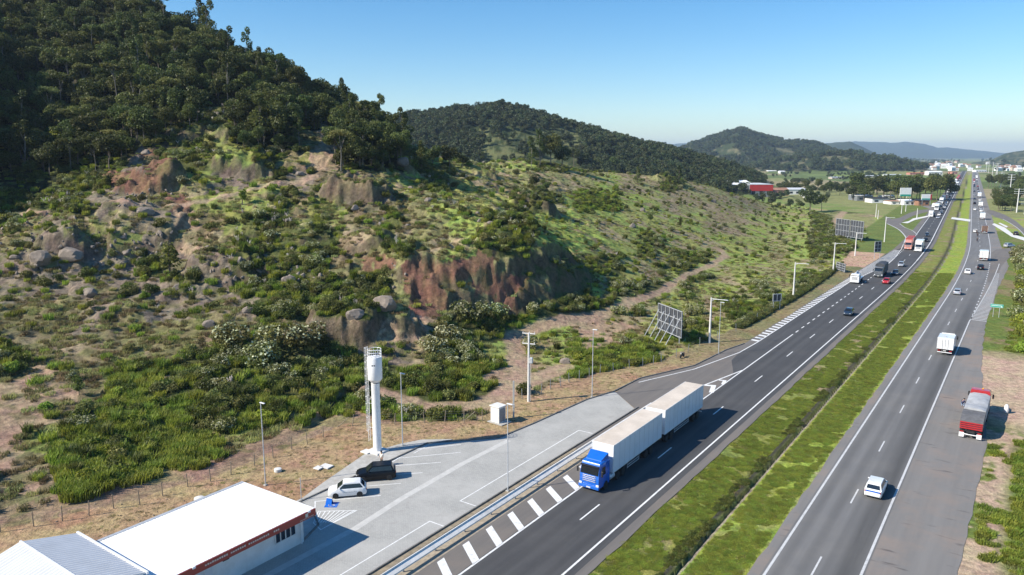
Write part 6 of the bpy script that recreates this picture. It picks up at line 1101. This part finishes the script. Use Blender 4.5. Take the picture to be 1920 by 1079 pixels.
for z, w in ((h-.1, 1.9), (h-1.6, 1.9)):
    m = M(); m.box((0, 0, z), (w, .1, .12)); ca_ = m.build("crossarm", MT['concrete_white'], e); m = M(); [m.lathe([(.03, 0), (.06, .06), (.03, .12), (.05, .18), (.02, .24)], (x_, 0, z+.05), 8) for x_ in (-.85, .1, .85)]; m.build("insulator", MT['galv'], ca_, kind=None)
m = M(); m.box((.42, -.2, 6.2), (.5, .4, .9), .08); m.build("transformer", MT['galv'], e); m = M(); m.tube((.35, -.1, .1), (.35, -.1, 5.7), .03); m.build("cable_pipe", MT['galv'], e)
g = G(963, 784); m = M(); m.box((0, 0, 2.6), (.24, .18, 5.2), .02); m.box((0, -.15, 1.7), (.3, .2, .5), .02); o = m.build("concrete_post", MT['concrete'], None, label="short square concrete post right of the white kiosk", category="post") if False else m.build("concrete_post", MT['concrete'], None); setp(o, "short square concrete post right of the white kiosk", "post"); o.location = (g[0], g[1], 0)
g = G(565, 938); o = M().tube((0, 0, 0), (0, 0, 2.4), .04, n=6).box((0, 0, .04), (.2, .2, .08)).build("steel_post", MT['galv']); setp(o, "thin short steel post at the corner of the white-roofed building", "post"); o.location = (g[0], g[1], .03)
for px, py, s_, lb in ((597, 879, (.9, .8, .14), "smaller of two concrete lids on the dry verge"), (612, 876, (1.3, 1.0, .14), "larger of two concrete lids on the dry verge")): g = G(px, py); o = M().box((0, 0, .09), s_, .02).build("manhole_slab", MT['concrete_white']); o.location = (g[0], g[1], 0); o.rotation_euler = (0, 0, -.5); setp(o, lb, "lid")
g = G(521, 884); o = M().lathe([(.42, 0), (.42, .3), (.3, .34), (.05, .36)], (0, 0, 0), 16).build("manhole_cap", MT['concrete_white'], None, True); o.location = (g[0], g[1], 0); setp(o, "round white concrete cap alone on the dry verge", "manhole"); g = G(374, 942); o = M().lathe([(.5, 0), (.5, .5), (.3, .56), (.05, .58)], (0, 0, 0), 16).build("manhole_cap", MT['concrete_white'], None, True); o.location = (g[0], g[1], 0); setp(o, "round white concrete cap just behind the white roof edge", "manhole")
# disabled bay: painted blue square with a white symbol, low blue stand on it
g = G(622, 947); mm_ = M(); mm_.add([(-.65, -.6, .02), (.65, -.6, .02), (.65, .6, .02), (-.65, .6, .02)], [(0, 1, 2, 3)]); o = mm_.build("parking_symbol", MT['blue_paint'], None, kind="structure"); o.location = (g[0], g[1], 0); o.rotation_euler = (0, 0, -PSI+.6); m = M(); m.lathe([(.12, .0), (.12, .004)], (0, .38, .024), 10); [m.box((.28*math.cos(a), -.12+.28*math.sin(a), .026), (.09, .16, .004), rz=a) for a in np.arange(2.2, 6.2, .35)]; m.box((0, .1, .026), (.08, .4, .004)); m.box((.18, -.05, .026), (.3, .08, .004)); m.build("wheelchair_symbol", MT['line_white'], o)
g = G(618, 945); e = empty("parking_stand", (g[0], g[1], .02), -PSI+.3, "low blue stand on the blue-painted parking bay", "stand"); m = M(); m.plate([(-.35, -.22, 0), (.35, -.22, 0), (.3, 0, .6), (-.3, 0, .6)], .03); m.plate([(.35, .22, 0), (-.35, .22, 0), (-.3, .02, .6), (.3, .02, .6)], .03); m.build("panel", MT['blue_paint'], e); m = M(); m.box((0, 0, .61), (.64, .08, .05), .01); m.build("top_rail", MT['white_paint'], e)
# guard rail along the hatched strip
gr = empty("guard_rail", W(60, -41.2, 0), -PSI, "long steel guard rail between the hatched strip and the gutter", "guard rail"); m = M()
prof = [(-.06, .92), (-.02, .92), (0, .80), (.46, .62), (.46, .48), (.42, .48), (.41, .58), (-.05, .76)]; m.rings([[(x_, y_, z_) for x_, z_ in prof] for y_ in np.arange(-36, 32.1, 4)]); m.build("rail_beam", MT['concrete_white'], gr)
for y_ in np.arange(-34, 31, 4.2): m = M(); m.box((.08, y_, .3), (.1, .14, .72)); m.build("post", MT['galv_dark'], gr)
# wire fence: every post its own thing
fp = None; FPT = [(FENCE_PX, "wooden post of the wire fence behind the dug bank", 'wood_post'), (FENCE_PX2, "thin post of the wire fence along the far verge", 'galv_dark')]
for li, (lst, lb, mt_) in enumerate(FPT):
    pr = None; last = None; wm = M()
    for i, (a, b) in enumerate(lst):
        if li == 1 and i > 19: break
        x_, y_, _ = G(a, b); z_ = h1(x_, y_)
        if pr is None: m = M(); m.tube((0, 0, -.3), (0, 0, 1.55), .06 if li == 0 else .05, .05, 7); m.tube((0, 0, 1.5), (0, 0, 1.58), .055, .02, 7); o = m.build("fence_post", MT[mt_]); pr = o
        else: o = pr.copy(); C.objects.link(o)
        o.location = (x_, y_, z_); o.rotation_euler = (rng.normal()*.04, rng.normal()*.04, 0); setp(o, lb, "fence post", "posts of the near wire fence" if li == 0 else "posts of the far wire fence")
        if last:
            for hh in (.35, .75, 1.15, 1.45): wm.tube((last[0], last[1], last[2]+hh), (x_, y_, z_+hh), .008, n=3, cap=False)
        last = (x_, y_, z_)
    o = wm.build("fence_wire", MT['galv_dark']); setp(o, "thin strands of wire strung along the %s fence posts" % ("near wooden" if li == 0 else "far verge"), "fence wire")
for a, b, dx, lb in ((655, 800, -1.5, "slanting brace post leaning on the fence corner near the water tower"), (891, 789, -1.5, "slanting brace post of the fence left of the kiosk")): x_, y_, _ = G(a, b); o = M().tube((dx, 0, 0), (0, 0, 1.3), .05, n=6).tube((dx, 0, -.1), (dx, 0, .1), .07, n=6).build("fence_brace", MT['wood_post']); o.location = (x_, y_, h1(x_, y_)); setp(o, lb, "brace")
# ------------------------------------------------------------------ billboards and signs
def billboard(pa, pb, z0, z1, label, brace=True, cols=7, nm="billboard"):
    A = Vector((*G(*pa)[:2], 0)); Bv = Vector((*G(*pb)[:2], 0)); c = (A+Bv)/2; d = Bv-A; Lb = d.length; e = empty(nm, (c.x, c.y, 0), math.atan2(d.y, d.x), label, "billboard" if nm == "billboard" else "sign")
    m = M(); m.box((0, .1, (z0+z1)/2), (Lb, .06, z1-z0)); m.build("panel", MT['board_dark'], e); m = M()
    for z in np.linspace(z0, z1, 4 if z1-z0 > 2 else 2): m.box((0, -.02, z), (Lb+.1, .12, .12))
    for x_ in np.linspace(-Lb/2, Lb/2, cols): m.box((x_, -.05, (z0+z1)/2), (.12, .12, z1-z0+.1))
    m.build("frame", MT['galv'], e)
    if brace:
        m = M()
        for x_ in np.linspace(-Lb/2+.4, Lb/2-.4, 5): m.tube((x_, -3.2, 0), (x_, -.1, z1*.82), .07, n=6); m.tube((x_, -1.6, z1*.4), (x_, -.1, z0+.3), .04, n=5)
        m.build("brace", MT['galv'], e)
    for x_ in (-Lb*.42, Lb*.42): m = M(); m.tube((x_, 0, -.3), (x_, 0, z0+.3), .07, n=6); m.build("leg", MT['galv'], e)
    return e
billboard((1233, 628), (1277, 648), 1.4, 6.4, "big weathered billboard seen from behind with lattice braces and a black shadow")
billboard((1448, 581), (1463, 580), 2.0, 3.6, "small dark board on two legs by the verge fence", False, 3, "roadside_sign")
billboard((1638, 486), (1650, 485), 2.4, 6.0, "small dark signboard with white cross frame above the earth heap", False, 3, "roadside_sign")
billboard((1568, 507), (1584, 512), .4, 2.6, "low dark board leaning beside the third concrete lamp post", False, 4, "roadside_sign")
billboard((1566, 445), (1591, 449), 1.0, 8.2, "left panel of the double billboard seen from behind", False, 6); billboard((1593, 449), (1617, 453), 1.0, 8.2, "right panel of the double billboard behind a concrete lamp post", False, 6)
e = empty("road_sign", (*G(1867, 595)[:2], 0), -PSI, "small green direction sign on two posts on the right verge", "road sign"); z_ = h1(*G(1867, 595)[:2]); e.location.z = z_
m = M(); m.box((0, 0, 2.55), (2.4, .05, .75), .02); sgn = m.build("panel", MT['teal'], e); m = M(); m.box((0, -.03, 2.88), (2.34, .01, .04)); m.box((0, -.03, 2.22), (2.34, .01, .04)); m.box((-.1, -.03, 2.6), (1.9, .01, .1)); m.box((.9, -.03, 2.42), (.25, .01, .2)); m.build("sign_marking", MT['white_paint'], sgn)
for x_ in (-.55, .55): m = M(); m.tube((x_, .05, -.3), (x_, .05, 2.4), .05, n=6); m.build("post", MT['galv'], e)
# orange rusty machine part in the bushes, kerbside rubbish, tyres
x_, y_, z_ = hit(902, 690); e = empty("rusty_drum", (x_, y_, z_), .4, "rusty orange metal piece lying at the edge of the bushes", "scrap metal"); m = M(); m.lathe([(.3, 0), (.36, .1), (.36, .6), (.3, .7)], (0, 0, 0), 14); m.build("shell", surf("rusty orange metal", (.5, .16, .05), .8, .3, 2), e, True); m = M(); m.tube((-.6, 0, .3), (1.1, .2, .1), .1, n=6); m.build("bent_bar", surf("rust", (.3, .12, .06), .9, .2), e)
x_, y_, _ = G(1886, 775); o = M(); o.lathe([(.25, 0), (.32, .3), (.28, .9), (.12, 1.15)], (0, 0, 0), 12); o.box((.2, .1, .5), (.3, .3, .6), .08); o = o.build("white_sack", MT['white_paint'], None, True); o.location = (x_, y_, .1); setp(o, "white sack standing in the parked truck's shadow", "sack")
x_, y_, _ = G(1284, 676)
# ------------------------------------------------------------------ power poles at the right
PP = [(1860, 333, 304), (1866, 343, 306), (1868, 343, 306), (1876, 350, 322), (1892, 374, 327), (1906, 399, 354), (1921, 402, 378), (1853, 325, 302), (1849, 322, 303)]
pp0 = None
for i, (a, b, c_) in enumerate(PP):
    g = G(a, b); h = top_h(a, b, c_)
    if pp0 is None:
        pp0 = empty("power_pole", (0, 0, 0), 0); m = M(); m.tube((0, 0, 0), (0, 0, 20), .38, .22, 8); m.build("pole", MT['concrete_white'], pp0, True)
        for z in (19.5, 17.5, 15.8): m = M(); m.box((0, 0, z), (5.0, .2, .22)); [m.box((x_, 0, z+.3), (.14, .14, .4)) for x_ in (-2.3, 0, 2.3)]; m.build("crossarm", MT['galv'], pp0)
        o = pp0
    else: o = copy_tree(pp0)
    o.location = (g[0], g[1], 0); o.rotation_euler = (0, 0, -PSI); o.scale = (1, 1, h/20)
    setp(o, ["power pole at the left of the dense pole group", "left pole of the close pair of power poles", "right pole of the close pair of power poles", "power pole standing right of the close pair", "tall power pole behind the dark clump of trees", "nearest power pole with three crossarms", "power pole cut by the right frame edge", "faint power pole second from the highway", "faint power pole nearest the highway"][i], "power pole", "power poles right of the highway")
# ------------------------------------------------------------------ far halls, shops and houses
def hall(px0, px1, py, hpx, depth, wall, roof, label, gable=True, name="hall", front=None, cat="building"):
    a = G(px0, py); b = G(px1, py); d = Vector((b[0]-a[0], b[1]-a[1], 0)); Lb = d.length; c = (a+b)/2; h = hpx*c[1]/F; rz = math.atan2(d.y, d.x); dp = depth; e = empty(name, (c[0]-math.sin(rz)*dp/2, c[1]+math.cos(rz)*dp/2, 0), rz, label, cat); e.location.z = min(0, 0)
    m = M(); m.box((0, 0, h*.5-.3), (Lb, dp, h+.6)); m.build("wall", wall, e)
    rh = h*.28 if gable else .25; m = M()
    if gable: m.add([(-Lb/2-.4, -dp/2-.5, h), (Lb/2+.4, -dp/2-.5, h), (Lb/2+.4, 0, h+rh), (-Lb/2-.4, 0, h+rh), (-Lb/2-.4, dp/2+.5, h), (Lb/2+.4, dp/2+.5, h)], [(0, 1, 2, 3), (3, 2, 5, 4), (0, 3, 4), (1, 5, 2), (0, 4, 5, 1)])
    else: m.box((0, 0, h+.16), (Lb+.6, dp+.6, .3))
    m.build("roof", roof, e); n = max(2, int(Lb/5)); 
    for k in range(min(n, 9)): m = M(); x_ = (k+.5)/min(n, 9)*Lb-Lb/2; m.box((x_, -dp/2-.03, h*.45), (Lb/min(n, 9)*.45, .08, h*.35)); m.build("window", MT['window_dark'], e)
    if front: m = M(); m.box((0, -dp/2-.1, h*.78), (Lb+.2, .2, h*.46)); m.build("fascia", front, e)
    return e
hall(1405, 1448, 373, 26, 34, MT['galv_dark'], MT['roof_grey'], "red-fronted hall at the right end of the long grey roof", False, front=MT['red_wall'])
hall(1345, 1410, 372, 25, 40, MT['wall_tan'], MT['roof_white'], "long hall with a pale curved roof behind the brown hill crest"); hall(1450, 1478, 371, 14, 14, MT['pink_paint'], MT['tile_roof'], "pink house with a brown roof right of the red hall", name="house"); hall(1478, 1512, 366, 10, 20, MT['render_white'], MT['roof_grey'], "pale low hall between the pink house and the big tree")
hall(1512, 1545, 374, 5, 16, MT['render_white'], MT['roof_white'], "low white shed right of the big dark tree"); hall(1607, 1636, 377, 9, 16, MT['galv_dark'], MT['roof_grey'], "open shed with a grey rounded roof at the left of the shops"); hall(1635, 1667, 381, 8, 12, MT['render_white'], MT['chassis'], "white house with a dark roof in the shop row", name="house"); hall(1671, 1694, 384, 6, 12, MT['render_white'], MT['tile_roof'], "small white house with a brown roof under the roadside board", name="house")
hall(1696, 1715, 385, 8, 12, MT['render_white'], MT['roof_white'], "small white shop left of the forecourt", name="shop"); hall(1657, 1678, 373, 5, 10, MT['render_white'], MT['roof_white'], "white shed half hidden behind the dark-roofed house"); hall(1722, 1742, 386, 9, 12, MT['tile_roof'], MT['chassis'], "brown shop under a white and green canopy sign", name="shop")
for a, b, py, z0, z1, mt_, lb in ((1684, 1705, 385, 6.5, 12.5, 'tank_white', "large white and pale green board above the small houses"), (1725, 1744, 387, 4.5, 8.5, 'tank_white', "white canopy board with green and red ends over the brown shop")):
    A_ = G(a, py); B_ = G(b, py); c = (A_+B_)/2; Lb = float(np.hypot(*(B_-A_)[:2])); e = empty("advertising_board", (c[0], c[1]-1.0, 0), 0, lb, "signboard"); m = M(); m.box((0, 0, (z0+z1)/2), (Lb, .4, z1-z0)); pn = m.build("panel", MT[mt_], e); m = M(); m.box((0, -.22, z0+.6), (Lb*.96, .05, (z1-z0)*.22)); m.build("green_band", MT['teal'], pn); [M().tube((x_, 0, 0), (x_, 0, z0), .2, n=6).build("post", MT['galv_dark'], e) for x_ in (-Lb*.4, Lb*.4)]
    if 'red' in lb: m = M(); m.box((Lb*.42, -.24, (z0+z1)/2), (Lb*.14, .06, z1-z0-.2)); m.build("red_band", MT['red_paint'], pn)
for a, b, py, hp, mw, mr, lb in ((1617, 1648, 333, 3, 'wall_tan', 'roof_grey', "long low grey shed on the far plain"), (1662, 1690, 331, 3, 'render_white', 'roof_grey', "pale low shed right of the long grey one on the far plain"), (1690, 1717, 342, 5, 'wall_tan', 'roof_white', "white-roofed hall left of the orange one"), (1718, 1742, 343, 7, 'orange_roof', 'orange_roof', "orange hall beside the far highway"), (1733, 1756, 345, 4, 'render_white', 'roof_white', "white forecourt building in front of the orange hall"), (1741, 1767, 329, 6, 'render_white', 'roof_white', "large plain white hall nearest the far end of the highway"), (1706, 1738, 328, 3, 'pink_paint', 'orange_roof', "long reddish shed left of the large white hall"),
    (1672, 1690, 345, 3, 'render_white', 'roof_grey', "grey-roofed shed left of the white-roofed hall"), (1755, 1775, 345, 2.5, 'wall_tan', 'roof_grey', "low tan shed right of the white forecourt building"), (1785, 1795, 327, 4, 'pink_paint', 'tile_roof', "small red-roofed house by the end of the highway"), (1440, 1456, 325, 4, 'render_white', 'roof_white', "white farmhouse beside the reddish tree on the plain"), (1463, 1472, 326, 4, 'render_white', 'roof_white', "small white house right of the farmhouse on the plain"), (1330, 1350, 348, 4, 'wall_tan', 'roof_white', "small pale house left of the long hall"), (1560, 1585, 336, 3, 'wall_tan', 'roof_grey', "low barn in the middle of the plain"), (1830, 1850, 323, 3, 'render_white', 'roof_white', "pale hall right of the highway's far end")):
    hall(a, b, py, hp, 14, MT[mw], MT[mr], lb, True, "hall" if 'hall' in lb or 'shed' in lb or 'barn' in lb else "house")
hs = []
for wm_, rm_ in (('render_white', 'roof_grey'), ('wall_tan', 'tile_roof'), ('render_white', 'tile_roof'), ('tank_white', 'roof_white')):
    e = empty("town_house", (0, 0, 0)); m = M(); m.box((0, 0, 3), (11, 9, 7)); m.build("wall", MT[wm_], e); m = M(); m.add([(-6, -5, 6.5), (6, -5, 6.5), (6, 0, 9), (-6, 0, 9), (-6, 5, 6.5), (6, 5, 6.5)], [(0, 1, 2, 3), (3, 2, 5, 4), (0, 3, 4), (1, 5, 2), (0, 4, 5, 1)]); m.build("roof", MT[rm_], e)
    for x_ in (-3, 0, 3): M().box((x_, -4.55, 3), (1.4, .1, 1.6)).build("window", MT['window_dark'], e)
    hs.append(e)
first = set()
for i in range(120):
    k = i % 4; a = rng.normal(1745, 42) if i < 95 else rng.uniform(1870, 1925); b = rng.uniform(305, 322) if i < 95 else rng.uniform(314, 322)
    if not 1640 < a < 1925: continue
    g = G(a, b); o = hs[k] if k not in first else copy_tree(hs[k]); first.add(k); z_ = h1(g[0], g[1]); o.location = (g[0], g[1], z_); o.rotation_euler = (0, 0, rng.uniform(-.6, .6)); s_ = rng.uniform(.7, 1.25); o.scale = (s_, s_, s_*rng.uniform(.8, 1.3))
    d_ = ["white house with a grey roof", "tan house with a brown tiled roof", "white house with a brown tiled roof", "all-white flat-looking house"][k]; far_ = "in the far town left of the highway" if a < 1850 else "in the village at the right frame edge"; setp(o, d_+" "+far_, "house", d_+"s "+far_)
# ------------------------------------------------------------------ air between here and the mountains
hm = bpy.data.materials.new("haze"); hm.use_nodes = True; nt = hm.node_tree; nt.nodes.remove(nt.nodes["Principled BSDF"]); pv = nt.nodes.new("ShaderNodeVolumePrincipled"); pv.inputs["Color"].default_value = (.62, .8, 1, 1); pv.inputs["Density"].default_value = 0.00008; pv.inputs["Anisotropy"].default_value = 0.1
nt.links.new(pv.outputs[0], nt.nodes["Material Output"].inputs["Volume"])
zl = float(TZ.min())-1; zt = float(TZ.max())+25; o = M().box((0, 0, (zl+zt)/2), (37000, 37000, zt-zl)).build("haze", hm, None, kind="stuff")
